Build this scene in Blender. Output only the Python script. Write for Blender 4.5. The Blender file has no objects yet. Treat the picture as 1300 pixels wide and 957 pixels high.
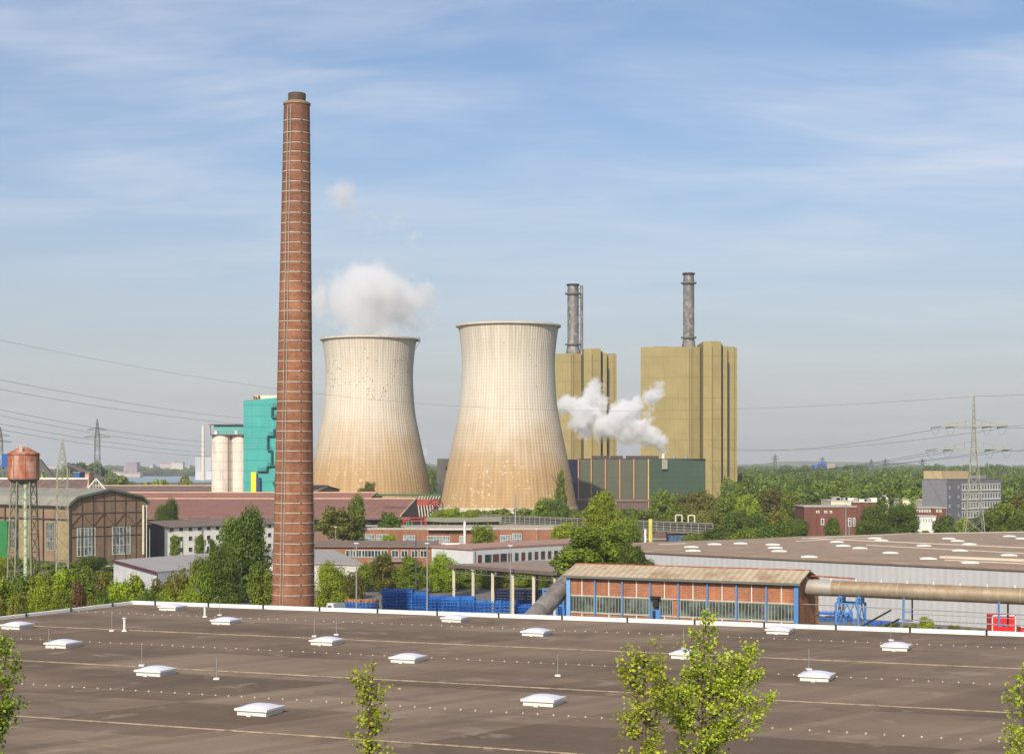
import bpy, bmesh, math, random
import numpy as np
from mathutils import Vector, Matrix
R = math.radians
random.seed(7)
SC = bpy.context.scene
COL = SC.collection
H, FPX, CX, HY = 22.0, 2100.0, 650.0, 592.0     # eye height, focal length, horizon of the view
ORD = ['first','second','third','fourth','fifth','sixth','seventh','eighth','ninth','tenth','eleventh','twelfth','thirteenth','fourteenth','fifteenth','sixteenth','seventeenth','eighteenth','nineteenth','twentieth','twenty-first','twenty-second','twenty-third','twenty-fourth','twenty-fifth','twenty-sixth','twenty-seventh','twenty-eighth','twenty-ninth','thirtieth']

def P(px, py, Y): return Vector(((px-CX)/FPX*Y, Y, H-(py-HY)/FPX*Y))
def G(px, py, z=0.0):
    Y = (H-z)*FPX/(py-HY); return Vector(((px-CX)/FPX*Y, Y, z))
def X(px, Y): return (px-CX)/FPX*Y
def lin(r, g, b, k=1.0):
    f = lambda c: ((c/255.0)/12.92 if c/255.0 <= .04045 else ((c/255.0+.055)/1.055)**2.4)
    return (f(r)*k, f(g)*k, f(b)*k)

# ---------------------------------------------------------------- materials
class NT:
    def __init__(s, name):
        s.m = bpy.data.materials.new(name); s.m.use_nodes = True
        s.t = s.m.node_tree; s.b = s.t.nodes['Principled BSDF']; s.out = s.t.nodes['Material Output']
        s.b.inputs['Specular IOR Level'].default_value = .3
        s._tc = None
    def n(s, typ, **kw):
        o = s.t.nodes.new(typ)
        for k, v in kw.items(): setattr(o, k, v)
        return o
    def l(s, a, b): s.t.links.new(a, b)
    def coord(s, which='Object'):
        if s._tc is None: s._tc = s.n('ShaderNodeTexCoord')
        return s._tc.outputs[which]
    def math(s, op, a, b=None, c=None, clamp=False):
        o = s.n('ShaderNodeMath', operation=op, use_clamp=clamp)
        for i, v in enumerate((a, b, c)):
            if v is None: continue
            if isinstance(v, (int, float)): o.inputs[i].default_value = v
            else: s.l(v, o.inputs[i])
        return o.outputs[0]
    def mapping(s, vec, scale=(1,1,1), rot=(0,0,0), loc=(0,0,0)):
        o = s.n('ShaderNodeMapping'); s.l(vec, o.inputs[0])
        o.inputs['Location'].default_value = loc; o.inputs['Rotation'].default_value = rot; o.inputs['Scale'].default_value = scale
        return o.outputs[0]
    def noise(s, vec, scale, detail=3, rough=.55, dist=0):
        o = s.n('ShaderNodeTexNoise'); s.l(vec, o.inputs['Vector'])
        o.inputs['Scale'].default_value = scale; o.inputs['Detail'].default_value = detail
        o.inputs['Roughness'].default_value = rough; o.inputs['Distortion'].default_value = dist
        return o.outputs['Fac']
    def rng(s, v, a, b, c=0.0, d=1.0, smooth=False):
        o = s.n('ShaderNodeMapRange'); s.l(v, o.inputs[0])
        if smooth: o.interpolation_type = 'SMOOTHSTEP'
        for i, q in enumerate((a, b, c, d)): o.inputs[i+1].default_value = q
        return o.outputs[0]
    def mix(s, f, a, b, mode='MIX'):
        o = s.n('ShaderNodeMix', data_type='RGBA', blend_type=mode)
        if isinstance(f, (int, float)): o.inputs[0].default_value = f
        else: s.l(f, o.inputs[0])
        for i, v in ((6, a), (7, b)):
            if isinstance(v, tuple): o.inputs[i].default_value = (*v[:3], 1)
            else: s.l(v, o.inputs[i])
        return o.outputs[2]
    def sep(s, vec):
        o = s.n('ShaderNodeSeparateXYZ'); s.l(vec, o.inputs[0]); return o.outputs
    def comb(s, x, y, z):
        o = s.n('ShaderNodeCombineXYZ')
        for i, v in enumerate((x, y, z)):
            if isinstance(v, (int, float)): o.inputs[i].default_value = v
            else: s.l(v, o.inputs[i])
        return o.outputs[0]
    def bump(s, h, st=.3, dist=.05):
        o = s.n('ShaderNodeBump'); s.l(h, o.inputs['Height']); o.inputs['Strength'].default_value = st; o.inputs['Distance'].default_value = dist
        s.l(o.outputs[0], s.b.inputs['Normal'])
    def color(s, c):
        if isinstance(c, tuple): s.b.inputs['Base Color'].default_value = (*c, 1)
        else: s.l(c, s.b.inputs['Base Color'])
    def set(s, rough=.8, metal=0, spec=None):
        s.b.inputs['Roughness'].default_value = rough; s.b.inputs['Metallic'].default_value = metal
        if spec is not None: s.b.inputs['Specular IOR Level'].default_value = spec
        return s.m

def dark(c, k): return tuple(x*k for x in c)

def plain(name, c, rough=.75, var=.25, scale=.6, streak=0.0, metal=0, c2=None, bump=0):
    """weathered plain surface: cloudy tone variation, fine grain, optional vertical run-off streaks"""
    t = NT(name); v = t.coord()
    n1 = t.noise(v, scale, 4, .6); n2 = t.noise(v, scale*9, 2, .6)
    f = t.math('ADD', t.math('MULTIPLY', n1, .7), t.math('MULTIPLY', n2, .3))
    col = t.mix(t.rng(f, .3, .7), dark(c, 1-var), dark(c, 1+var*.6))
    if c2 is not None:
        col = t.mix(t.rng(t.noise(v, scale*2.3, 5, .65), .5, .66), col, c2)
    if streak:
        m = t.mapping(v, (1.6, 1.6, .08))
        st = t.rng(t.noise(m, 1.0, 4, .65), .48, .75)
        col = t.mix(t.math('MULTIPLY', st, streak), col, dark(c, .35))
    t.color(col)
    if bump: t.bump(n2, bump, .03)
    return t.set(rough, metal)

def ribbed(name, c, pitch=.5, rot=0.0, depth=.35, rough=.55, var=.12, seams=0, seamcol=.6, streak=.25, along='x', c2=None, metal=0, spec=None):
    """profiled sheet: ribs run vertically (walls) or down the slope (roofs); rot turns the pattern to the wall's direction"""
    t = NT(name); v0 = t.coord(); v = t.mapping(v0, rot=(0, 0, -rot))
    x, y, z = t.sep(v)
    a = {'x': x, 'y': y, 'z': z}[along]
    w = t.math('SINE', t.math('MULTIPLY', a, 2*math.pi/pitch))
    w1 = t.rng(w, -.3, .6)
    n1 = t.noise(v0, .09, 4, .6); n2 = t.noise(t.mapping(v0, (1.2, 1.2, .07)), 1, 4, .6)
    col = t.mix(t.rng(n1, .3, .7), dark(c, 1-var), dark(c, 1+var*.7))
    if c2 is not None: col = t.mix(t.rng(t.noise(v0, .35, 6, .7), .48, .62), col, c2)
    col = t.mix(t.math('MULTIPLY', w1, depth), dark(c, .55), col) if depth < 0 else t.mix(t.math('MULTIPLY', t.math('SUBTRACT', 1, w1), depth), col, dark(c, .45))
    if streak: col = t.mix(t.math('MULTIPLY', t.rng(n2, .5, .75), streak), col, dark(c, .4))
    if seams:
        s = t.math('FRACT', t.math('MULTIPLY', z, 1/seams))
        col = t.mix(t.math('MULTIPLY', t.math('LESS_THAN', s, .45/seams), .75), col, dark(c, seamcol))
    t.color(col); t.bump(w, .25, .04)
    return t.set(rough, metal, spec)

def brick(name, c1, c2, mortar, scale=1.0, rot=0.0, cyl=False, patch=.35, dk=.0):
    t = NT(name); v0 = t.coord()
    if cyl:
        x, y, z = t.sep(v0)
        ang = t.math('ARCTAN2', y, x)
        v = t.comb(t.math('MULTIPLY', ang, 2.6), z, 0.0)
    else:
        x, y, z = t.sep(t.mapping(v0, rot=(0, 0, -rot)))
        v = t.comb(t.math('ADD', x, y), z, 0.0)
    b = t.n('ShaderNodeTexBrick'); t.l(v, b.inputs['Vector'])
    b.inputs['Scale'].default_value = scale
    b.inputs['Brick Width'].default_value = .5; b.inputs['Row Height'].default_value = .16
    b.inputs['Mortar Size'].default_value = .018; b.inputs['Color1'].default_value = (*c1, 1); b.inputs['Color2'].default_value = (*c2, 1)
    b.inputs['Mortar'].default_value = (*mortar, 1); b.inputs['Bias'].default_value = .1
    col = b.outputs['Color']
    n1 = t.noise(v0, .35, 6, .7); n2 = t.noise(v0, 3.2, 3, .6)
    n3 = t.noise(t.mapping(v0, (.9, .9, .06)), 1.0, 4, .6)
    col = t.mix(t.math('MULTIPLY', t.rng(n1, .45, .68), patch), col, dark(c1, 1.7))
    col = t.mix(t.math('MULTIPLY', t.rng(n3, .45, .7), .45), col, dark(c2, .45))
    col = t.mix(t.rng(n2, .62, .72, 0, .5), col, dark(c1, .45))
    if cyl:
        n4 = t.noise(t.mapping(v0, (.25, .25, .12)), 1.0, 5, .65)
        col = t.mix(t.math('MULTIPLY', t.rng(z, 44, 71), t.rng(n4, .35, .65, .15, .9)), col, (.085, .055, .045))
        col = t.mix(t.rng(n4, .55, .72, 0, .4), col, (.42, .23, .13))
        n5 = t.noise(t.mapping(v0, (.2, .2, 1.3)), 1.0, 3, .6); col = t.mix(t.rng(n5, .56, .62, 0, .35), col, dark(c2, .6))
    t.color(col); t.bump(b.outputs['Fac'], -.35, .02)
    return t.set(.9, 0, .2)

def leafmat(name, c, c_hi=None, vary=.35):
    t = NT(name)
    at = t.n('ShaderNodeAttribute', attribute_name='tint')
    oi = t.n('ShaderNodeObjectInfo')
    f = at.outputs['Fac']
    hi = c_hi or (c[0]*1.9+.01, c[1]*1.55+.015, c[2]*1.1)
    col = t.mix(f, dark(c, .55), hi)
    hs = t.n('ShaderNodeHueSaturation'); t.l(col, hs.inputs['Color'])
    t.l(t.rng(oi.outputs['Random'], 0, 1, .488, .512), hs.inputs['Hue']); t.l(t.rng(oi.outputs['Random'], 0, 1, 1-vary*.5, 1+vary*.5), hs.inputs['Value'])
    col = hs.outputs[0]
    t.color(col); t.set(.55, 0, .35)
    tr = t.n('ShaderNodeBsdfTranslucent'); t.l(t.mix(.4, col, (c[0]*2.4+.02, c[1]*2.4+.03, c[2])), tr.inputs[0])
    ms = t.n('ShaderNodeMixShader'); ms.inputs[0].default_value = .3
    t.l(t.b.outputs[0], ms.inputs[1]); t.l(tr.outputs[0], ms.inputs[2]); t.l(ms.outputs[0], t.out.inputs[0])
    return t.m

def glassmat(name, c=(.03, .05, .05), rough=.12):
    t = NT(name); v = t.coord()
    t.color(t.mix(t.rng(t.noise(v, .9, 3, .6), .4, .62), dark(c, .6), dark(c, 1.8)))
    return t.set(rough, 0, .6)

M = {}
M['white'] = plain('white_paint', (.62, .61, .58), var=.08, streak=.12)
M['coping'] = plain('white_coping_metal', (.72, .71, .66), .45, var=.08)
M['black'] = plain('black_metal', (.02, .02, .02), .5)
M['steel'] = plain('galvanised_steel', (.33, .34, .33), .45, var=.2, metal=.4)
M['pylonsteel'] = plain('pylon_steel', (.27, .27, .21), .6, var=.25)
M['pylondark'] = plain('dark_pylon_steel', (.12, .13, .12), .6, var=.2)
M['cable'] = plain('power_cable', (.06, .06, .065), .6)
M['concrete'] = plain('concrete', (.42, .38, .30), var=.18, streak=.3)
M['cream'] = plain('cream_paint', (.62, .58, .44), var=.15, streak=.3)
M['blue'] = plain('blue_paint', (.075, .20, .44), .5, var=.2, scale=1.2)
M['rackblue'] = plain('blue_rack_paint', (.010, .095, .40), .45, var=.3, scale=1.0)
M['rackblue2'] = plain('faded_blue_rack_paint', (.02, .14, .46), .5, var=.3, scale=1.0)
M['rackrust'] = plain('rusty_rack_steel', (.38, .16, .07), .8, var=.3)
M['red'] = plain('red_paint', (.62, .03, .03), .5, var=.1)
M['yellow'] = plain('yellow_paint', (.75, .58, .02), .5, var=.1)
M['glass'] = glassmat('window_glass')
M['glassgreen'] = glassmat('greenish_wired_glass', (.06, .075, .065), .3)
M['glassgrey'] = glassmat('grey_glass', (.14, .17, .18), .25)
M['frame'] = plain('white_window_frame', (.6, .6, .57), .6, var=.1)
M['rust'] = plain('rust', (.24, .075, .035), .85, var=.35, c2=(.42, .17, .09))
M['roofbrown'] = plain('brown_roof_felt', (.24, .18, .14), .9, var=.16, scale=.25, c2=(.28, .21, .17), bump=.2)
M['roofgrey'] = plain('grey_roof_felt', (.29, .27, .265), .9, var=.12, scale=.2, bump=.2)
M['dome'] = plain('milky_dome', (.62, .60, .72), .2, var=.05)
M['domewhite'] = plain('bright_dome', (.68, .67, .62), .3, var=.05)
M['bark'] = plain('bark', (.10, .075, .05), .95, var=.3, scale=3)
M['birchbark'] = plain('birch_bark', (.5, .48, .42), .8, var=.4, scale=3)
M['tyre'] = plain('tyre_rubber', (.02, .02, .02), .9)

G45 = math.atan2(-.68, .735)
# leaves
M['leaf'] = leafmat('leaf_green', (.120, .180, .014))
M['leafdark'] = leafmat('leaf_dark_green', (.070, .122, .013))
M['leafbright'] = leafmat('leaf_bright_green', (.185, .265, .014))
M['leafolive'] = leafmat('leaf_olive', (.125, .140, .023))
M['leafyellow'] = leafmat('leaf_yellow_green', (.235, .31, .03))
M['leaffar'] = leafmat('leaf_forest', (.100, .158, .018), vary=0)
M['leafred'] = leafmat('leaf_reddish', (.12, .07, .03))

# ---------------------------------------------------------------- mesh builder
ORG = {}
class MB:
    def __init__(s): s.v = []; s.f = []; s.mi = []; s.sm = []; s.cur = 0
    def add(s, vs, fs, smooth=False):
        b = len(s.v); s.v += [Vector(q) for q in vs]
        for f in fs: s.f.append([b+i for i in f]); s.mi.append(s.cur); s.sm.append(smooth)
        return s
    def hexa(s, c):      # c: 8 corners, bottom loop then top loop
        return s.add(c, [(3,2,1,0),(4,5,6,7),(0,1,5,4),(1,2,6,5),(2,3,7,6),(3,0,4,7)])
    def box(s, x0, x1, y0, y1, z0, z1):
        return s.hexa([(x0,y0,z0),(x1,y0,z0),(x1,y1,z0),(x0,y1,z0),(x0,y0,z1),(x1,y0,z1),(x1,y1,z1),(x0,y1,z1)])
    def prism(s, poly, z0, z1, top=True, bottom=True):
        n = len(poly)
        vs = [(p[0], p[1], z0 if len(p) < 3 else p[2]-(z1-z0)) for p in poly] + [(p[0], p[1], z1 if len(p) < 3 else p[2]) for p in poly]
        fs = [(i, (i+1) % n, n+(i+1) % n, n+i) for i in range(n)]
        if top: fs.append(tuple(range(n, 2*n)))
        if bottom: fs.append(tuple(reversed(range(n))))
        return s.add(vs, fs)
    def bar(s, p, q, w, h=None):
        p, q = Vector(p), Vector(q); d = q-p
        if d.length < 1e-6: return s
        d.normalize(); up = Vector((0,0,1)) if abs(d.z) < .95 else Vector((0,1,0))
        a = d.cross(up).normalized()*w/2; b = a.cross(d).normalized()*(h or w)/2
        return s.hexa([p-a-b, p+a-b, q+a-b, q-a-b, p-a+b, p+a+b, q+a+b, q-a+b])
    def tube(s, p, q, r, seg=12, r2=None, caps=True):
        p, q = Vector(p), Vector(q); d = (q-p).normalized(); r2 = r if r2 is None else r2
        up = Vector((0,0,1)) if abs(d.z) < .95 else Vector((0,1,0))
        a = d.cross(up).normalized(); b = a.cross(d).normalized()
        vs = []
        for c, rr in ((p, r), (q, r2)):
            for i in range(seg):
                t = 2*math.pi*i/seg; vs.append(c+a*rr*math.cos(t)+b*rr*math.sin(t))
        s.add(vs, [(i, i+seg, (i+1) % seg+seg, (i+1) % seg) for i in range(seg)], True)
        if caps:
            s.add(vs, [tuple(range(seg-1, -1, -1)), tuple(range(seg, 2*seg))])
        return s
    def path(s, pts, r, seg=8):
        for a, b in zip(pts, pts[1:]): s.tube(a, b, r, seg)
        return s
    def lathe(s, prof, c=(0,0,0), seg=32, cap=False):
        # split the outline at sharp corners so each run is shaded by itself
        for k in range(1, len(prof)-1):
            a = (prof[k][0]-prof[k-1][0], prof[k][1]-prof[k-1][1]); b = (prof[k+1][0]-prof[k][0], prof[k+1][1]-prof[k][1])
            la, lb = math.hypot(*a), math.hypot(*b)
            if la > 0 and lb > 0 and (a[0]*b[0]+a[1]*b[1])/(la*lb) < .86:
                s.lathe(prof[:k+1], c, seg); return s.lathe(prof[k:], c, seg, cap)
        n = len(prof); vs = []
        for i in range(seg):
            t = 2*math.pi*i/seg
            for r, z in prof: vs.append((c[0]+r*math.cos(t), c[1]+r*math.sin(t), c[2]+z))
        fs = [(i*n+j, ((i+1) % seg)*n+j, ((i+1) % seg)*n+j+1, i*n+j+1) for i in range(seg) for j in range(n-1)]
        s.add(vs, fs, True)
        if cap:
            s.add([(c[0]+prof[-1][0]*math.cos(2*math.pi*i/seg), c[1]+prof[-1][0]*math.sin(2*math.pi*i/seg), c[2]+prof[-1][1]) for i in range(seg)], [tuple(range(seg))])
        return s
    def build(s, name, mats, parent=None):
        o0 = ORG.get(parent.name, Vector()) if parent else Vector()
        me = bpy.data.meshes.new(name)
        me.from_pydata([tuple(v-o0) for v in s.v], [], s.f)
        if not isinstance(mats, (list, tuple)): mats = [mats]
        for m in mats: me.materials.append(m)
        me.polygons.foreach_set('material_index', s.mi); me.polygons.foreach_set('use_smooth', s.sm)
        me.update(); me.validate()
        o = bpy.data.objects.new(name, me); COL.objects.link(o)
        if parent: o.parent = parent
        ORG[o.name] = o0
        return o

def tag(o, label=None, cat=None, group=None, kind=None):
    if label: o['label'] = label
    if cat: o['category'] = cat
    if group: o['group'] = group
    if kind: o['kind'] = kind
    return o
def thing(name, label, cat, loc=(0,0,0), group=None):
    o = bpy.data.objects.new(name, None); COL.objects.link(o); o.location = loc
    o.empty_display_size = 1; ORG[o.name] = Vector(loc)
    return tag(o, label, cat, group)
def copytree(root, loc=None, rz=None, label=None, group=None):
    r = root.copy(); COL.objects.link(r)
    def rec(src, dst):
        for ch in list(src.children):
            c = ch.copy(); COL.objects.link(c); c.parent = dst; rec(ch, c)
    rec(root, r)
    if loc is not None: r.location = loc
    if rz is not None: r.rotation_euler = (0, 0, rz)
    if label: r['label'] = label
    if group: r['group'] = group
    return r

class Fac:
    """a wall face: s runs from p0 to p1, z up, o outwards (towards the side the wall faces when p0 is on its left)"""
    def __init__(s, p0, p1):
        s.p = Vector((p0[0], p0[1], 0)); d = Vector((p1[0], p1[1], 0))-s.p; s.L = d.length; s.u = d.normalized(); s.n = Vector((s.u.y, -s.u.x, 0))
    def pt(s, a, z, o=0): return s.p+s.u*a+s.n*o+Vector((0,0,z))
    def box(s, mb, a0, a1, z0, z1, o0, o1):
        q = s.pt
        return mb.hexa([q(a0,z0,o1), q(a1,z0,o1), q(a1,z0,o0), q(a0,z0,o0), q(a0,z1,o1), q(a1,z1,o1), q(a1,z1,o0), q(a0,z1,o0)])
    def ang(s): return math.atan2(s.u.y, s.u.x)
    def window(s, parent, a0, a1, z0, z1, frame=None, glass=None, bars=1, hbars=0, t=.12, name='window'):
        f = MB()
        s.box(f, a0, a1, z0, z0+t, -.05, .07); s.box(f, a0, a1, z1-t, z1, -.05, .07)
        s.box(f, a0, a0+t, z0+t, z1-t, -.05, .07); s.box(f, a1-t, a1, z0+t, z1-t, -.05, .07)
        for i in range(bars):
            c = a0+(a1-a0)*(i+1)/(bars+1); s.box(f, c-t*.35, c+t*.35, z0+t, z1-t, -.04, .055)
        for i in range(hbars):
            c = z0+(z1-z0)*(i+1)/(hbars+1); s.box(f, a0+t, a1-t, c-t*.35, c+t*.35, -.045, .05)
        w = f.build(name, frame or M['frame'], parent)
        g = MB(); s.box(g, a0+t, a1-t, z0+t, z1-t, -.03, .02); g.build('pane', glass or M['glass'], w)
        return w

def xy(v): return (v[0], v[1])

def block(root, corners, z0, z1, wallmat, roofmat, over=.3, thick=.35, name_wall='wall', roofname='roof'):
    """walls + flat roof slab with an edge overhang; corners counter-clockwise"""
    w = MB().prism(corners, z0, z1, top=False, bottom=False).build(name_wall, wallmat, root)
    c = sum((Vector((p[0], p[1])) for p in corners), Vector((0,0)))/len(corners)
    big = []
    for p in corners:
        d = Vector((p[0], p[1]))-c; big.append(tuple(c+d*(1+over/max(d.length, .1))))
    r = MB().prism(big, z1, z1+thick).build(roofname, roofmat, root)
    return w, r

# ---------------------------------------------------------------- camera, sky, sun
cam = bpy.data.cameras.new('camera'); co = bpy.data.objects.new('camera', cam); COL.objects.link(co)
co.location = (0, 0, H); co.rotation_euler = (R(90), 0, 0)
cam.sensor_width = 36; cam.lens = FPX/1300*36; cam.shift_y = (HY-478.5)/1300; cam.clip_end = 60000; cam.clip_start = .5
SC.camera = co

SUN_EL, SUN_AZ = 35.0, -17.0     # sun stands behind the viewer, a little to the left
sd = Vector((math.sin(R(SUN_AZ))*math.cos(R(SUN_EL)), -math.cos(R(SUN_AZ))*math.cos(R(SUN_EL)), math.sin(R(SUN_EL))))
sl = bpy.data.lights.new('sun', 'SUN'); sl.energy = 4.5; sl.angle = R(.6); sl.color = (1.0, .91, .77)
so = bpy.data.objects.new('sun', sl); COL.objects.link(so); so.rotation_euler = sd.to_track_quat('Z', 'Y').to_euler()

w = bpy.data.worlds.new('World'); SC.world = w; w.use_nodes = True
t = w.node_tree; t.nodes.clear()
class WN(NT):
    def __init__(s, tree): s.t = tree; s._tc = None
W = WN(t)
sky = W.n('ShaderNodeTexSky'); sky.sky_type = 'NISHITA'; sky.sun_disc = False
sky.sun_elevation = R(SUN_EL); sky.sun_rotation = math.atan2(sd.x, sd.y)
sky.altitude = 0; sky.air_density = 1.0; sky.dust_density = 2.0; sky.ozone_density = 3.2
gen = W.coord('Generated')
x, y, z = W.sep(gen)
# high cirrus: long streaks drawn out from left to right, on a flat layer above
zz = W.math('ADD', W.math('MAXIMUM', z, 0.0), .12)
cx_, cy_ = W.math('DIVIDE', x, zz), W.math('DIVIDE', y, zz)
cv = W.comb(cx_, cy_, 0.0)
warp = W.noise(W.mapping(cv, (.6, .6, 1)), 1.0, 3)
cv2 = W.comb(W.math('ADD', cx_, W.math('MULTIPLY', warp, .9)), W.math('ADD', W.math('MULTIPLY', cy_, 1.0), W.math('MULTIPLY', warp, .7)), 0.0)
m1 = W.noise(W.mapping(cv2, (.9, 1.6, 1), rot=(0, 0, R(24))), 1.0, 5, .55)
m2 = W.noise(W.mapping(cv2, (2.0, 8.0, 1), rot=(0, 0, R(20))), 1.3, 5, .6)
big = W.noise(W.mapping(cv, (.35, .45, 1), loc=(3.1, 1.7, 0)), 1.0, 2)
cl = W.math('MULTIPLY', W.rng(m1, .34, .66, 0, 1, True), W.rng(m2, .26, .76, .42, 1))
cl = W.math('MULTIPLY', cl, W.rng(big, .3, .58, .3, 1, True))
cl = W.math('MULTIPLY', cl, W.rng(z, .03, .25, .35, 1, True))
tinted = W.mix(1.0, sky.outputs[0], (1.02, 1.01, 1.04), 'MULTIPLY')
clf = W.math('MULTIPLY', cl, .85, clamp=True)
mixc = W.mix(clf, tinted, (6.45, 6.65, 7.15))
# pale veil lying on the horizon
veil = W.math('MULTIPLY', W.rng(z, .0, .21, 1, 0, True), .58)
mixc = W.mix(veil, mixc, (5.1, 4.98, 5.0))
bg = W.n('ShaderNodeBackground'); bg.inputs[1].default_value = .104; W.l(mixc, bg.inputs[0])
wo = W.n('ShaderNodeOutputWorld'); W.l(bg.outputs[0], wo.inputs[0])

SC.view_settings.view_transform = 'Standard'; SC.view_settings.look = 'None'; SC.view_settings.exposure = 0.28; SC.view_settings.gamma = 1
SC.render.engine = 'CYCLES'
cy = SC.cycles
cy.use_denoising = True; cy.max_bounces = 6; cy.diffuse_bounces = 2; cy.glossy_bounces = 2; cy.transmission_bounces = 2; cy.volume_bounces = 10
cy.transparent_max_bounces = 8; cy.caustics_reflective = False; cy.caustics_refractive = False
cy.volume_step_rate = .6; cy.volume_max_steps = 256; cy.use_adaptive_sampling = True; cy.adaptive_threshold = .015
cy.sample_clamp_indirect = 4

# ---------------------------------------------------------------- ground, water, hills, haze
def groundmat():
    t = NT('ground_mix'); v = t.coord()
    n = t.noise(v, .012, 5, .6); n2 = t.noise(v, .12, 4, .6)
    c = t.mix(t.rng(n, .42, .56), (.055, .075, .025), (.14, .125, .10))
    c = t.mix(t.rng(n2, .45, .65), c, (.10, .115, .04))
    t.color(c); t.bump(n2, .3, .3); return t.set(.95, 0, .1)
tag(MB().add([(-16000,-3000,0),(16000,-3000,0),(16000,26000,0),(-16000,26000,0)], [(0,1,2,3)]).build('ground', groundmat()), 'flat ground of grass and worn yard surfaces', kind='structure')
tm = NT('asphalt'); v = tm.coord(); n = tm.noise(v, .2, 5, .65); tm.color(tm.mix(tm.rng(n, .35, .65), (.10, .095, .085), (.17, .155, .135))); tm.bump(tm.noise(v, 6, 2), .2, .01); tm.set(.9)
yard = [(-60, 128), (130, 95), (130, 240), (60, 262), (10, 292), (-60, 300)]
tag(MB().add([(p[0], p[1], .006) for p in yard], [tuple(range(len(yard)))]).build('yard', tm.m), 'asphalt storage yard behind the flat roof', kind='structure')
road = [(-150, 318), (-70, 330), (-55, 350), (-150, 345)]
tag(MB().add([(p[0], p[1], .010) for p in road], [(0,1,2,3)]).build('car_park', tm.m), 'asphalt car park beside the low grey roofed building', kind='structure')
wm = NT('river_water'); v = wm.coord(); nn = wm.noise(wm.mapping(v, (.05, .3, 1)), 1, 4); wm.color((.16, .22, .27)); wm.bump(nn, .15, .3); wm.set(.35, 0, .6)
rv = [(-1500, 2150), (-200, 2250), (100, 2300), (100, 3700), (-1500, 3600)]
tag(MB().add([(p[0], p[1], .3) for p in rv], [tuple(range(5))]).build('river', wm.m), 'wide river far away', kind='structure')
hm = NT('far_hill_woods'); v = hm.coord(); hm.color(hm.mix(hm.rng(hm.noise(v, .01, 4), .4, .6), (.05, .08, .035), (.09, .11, .05))); hm.set(.95)
hb = MB()
xs = np.linspace(-4200, 4200, 121); rng = np.random.default_rng(3)
hh = [34+14*math.sin(q*.0011+1)+9*math.sin(q*.0047)+5*math.sin(q*.013+2)+rng.uniform(-2.5, 2.5) for q in xs]
vs = []
for q, h in zip(xs, hh): vs += [(q, 7600, 0), (q, 8000, h*.8), (q, 8300, h), (q, 8900, 0)]
hb.add(vs, [(i*4+j, (i+1)*4+j, (i+1)*4+j+1, i*4+j+1) for i in range(120) for j in range(3)], True)
tag(hb.build('hills', hm.m), 'low wooded hills on the horizon', kind='structure')

hz = bpy.data.materials.new('haze_air'); hz.use_nodes = True; nt = hz.node_tree; nt.nodes.remove(nt.nodes['Principled BSDF'])
pv = nt.nodes.new('ShaderNodeVolumePrincipled'); pv.inputs['Color'].default_value = (.90, .93, .98, 1); pv.inputs['Density'].default_value = .00010; pv.inputs['Anisotropy'].default_value = .2
nt.links.new(pv.outputs[0], nt.nodes['Material Output'].inputs['Volume'])
try: hz.cycles.homogeneous_volume = True
except Exception: pass
tag(MB().box(-5000, 5000, -600, 9500, -1.2, 165).build('haze', hz), 'thin pale haze in the air', kind='stuff')

# ---------------------------------------------------------------- foliage
def crown_arr(seed, nleaf, leaf, nclump=22, shape='round', rc=(.26, .42), sparse=0.0):
    r = np.random.default_rng(seed)
    cs = []; 
    for i in range(nclump):
        u = r.normal(size=3); u /= np.linalg.norm(u)
        k = r.uniform(.30, .82)
        c = u*k; c[2] += 1.0; rad = r.uniform(*rc)
        if shape == 'cone':
            z = r.uniform(.12, 1.85); wdt = max(.08, (1-z/2.05))*.8
            a = r.uniform(0, 6.28); c = np.array([math.cos(a)*wdt*r.uniform(.3, .9), math.sin(a)*wdt*r.uniform(.3, .9), z]); rad = .13+.22*wdt
        elif shape == 'tall':
            z = r.uniform(.2, 1.8); wdt = (.75 if z < 1.2 else .75-(z-1.2)*.75)
            a = r.uniform(0, 6.28); c = np.array([math.cos(a)*wdt*r.uniform(.2, .95), math.sin(a)*wdt*r.uniform(.2, .95), z]); rad = r.uniform(.2, .34)
        elif shape == 'bush':
            z = r.uniform(.1, 1.45); wdt = math.sqrt(max(.05, 1-(z/1.75)**2))*.78
            a = r.uniform(0, 6.28); c = np.array([math.cos(a)*wdt*r.uniform(.2, 1), math.sin(a)*wdt*r.uniform(.2, 1), z]); rad = r.uniform(.22, .36)
        cs.append((c, rad, r.uniform(0, 1)))
    idx = r.choice(len(cs), size=nleaf, p=np.array([q[1]**2 for q in cs])/sum(q[1]**2 for q in cs))
    C = np.array([q[0] for q in cs])[idx]; RD = np.array([q[1] for q in cs])[idx]; TN = np.array([q[2] for q in cs])[idx]
    d = r.normal(size=(nleaf, 3)); d /= np.linalg.norm(d, axis=1)[:, None]
    # uneven clump surface: bumps
    ph = r.uniform(0, 6.28, size=(3,)); bump_ = 1+.16*np.sin(d[:, 0]*7+ph[0]+idx)+.14*np.sin(d[:, 2]*8+ph[1]+idx*2)
    pos = C+d*(RD*bump_*r.uniform(.62, 1.06, nleaf)**.8)[:, None]
    keep = pos[:, 2] > .0
    pos, d, TN = pos[keep], d[keep], TN[keep]; n = len(pos)
    nrm = d+r.normal(size=(n, 3))*.55+np.array([0, 0, .25]); nrm /= np.linalg.norm(nrm, axis=1)[:, None]
    a = np.cross(nrm, r.normal(size=(n, 3))); a /= np.linalg.norm(a, axis=1)[:, None]; b = np.cross(nrm, a)
    s = leaf*r.uniform(.55, 1.35, n)[:, None]
    q = np.stack([pos-a*s*.9, pos-b*s*.55, pos+a*s*.9, pos+b*s*.55], axis=1)
    tint = np.clip(.25+.45*TN+r.normal(size=n)*.17, 0, 1)
    return q, tint

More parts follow.
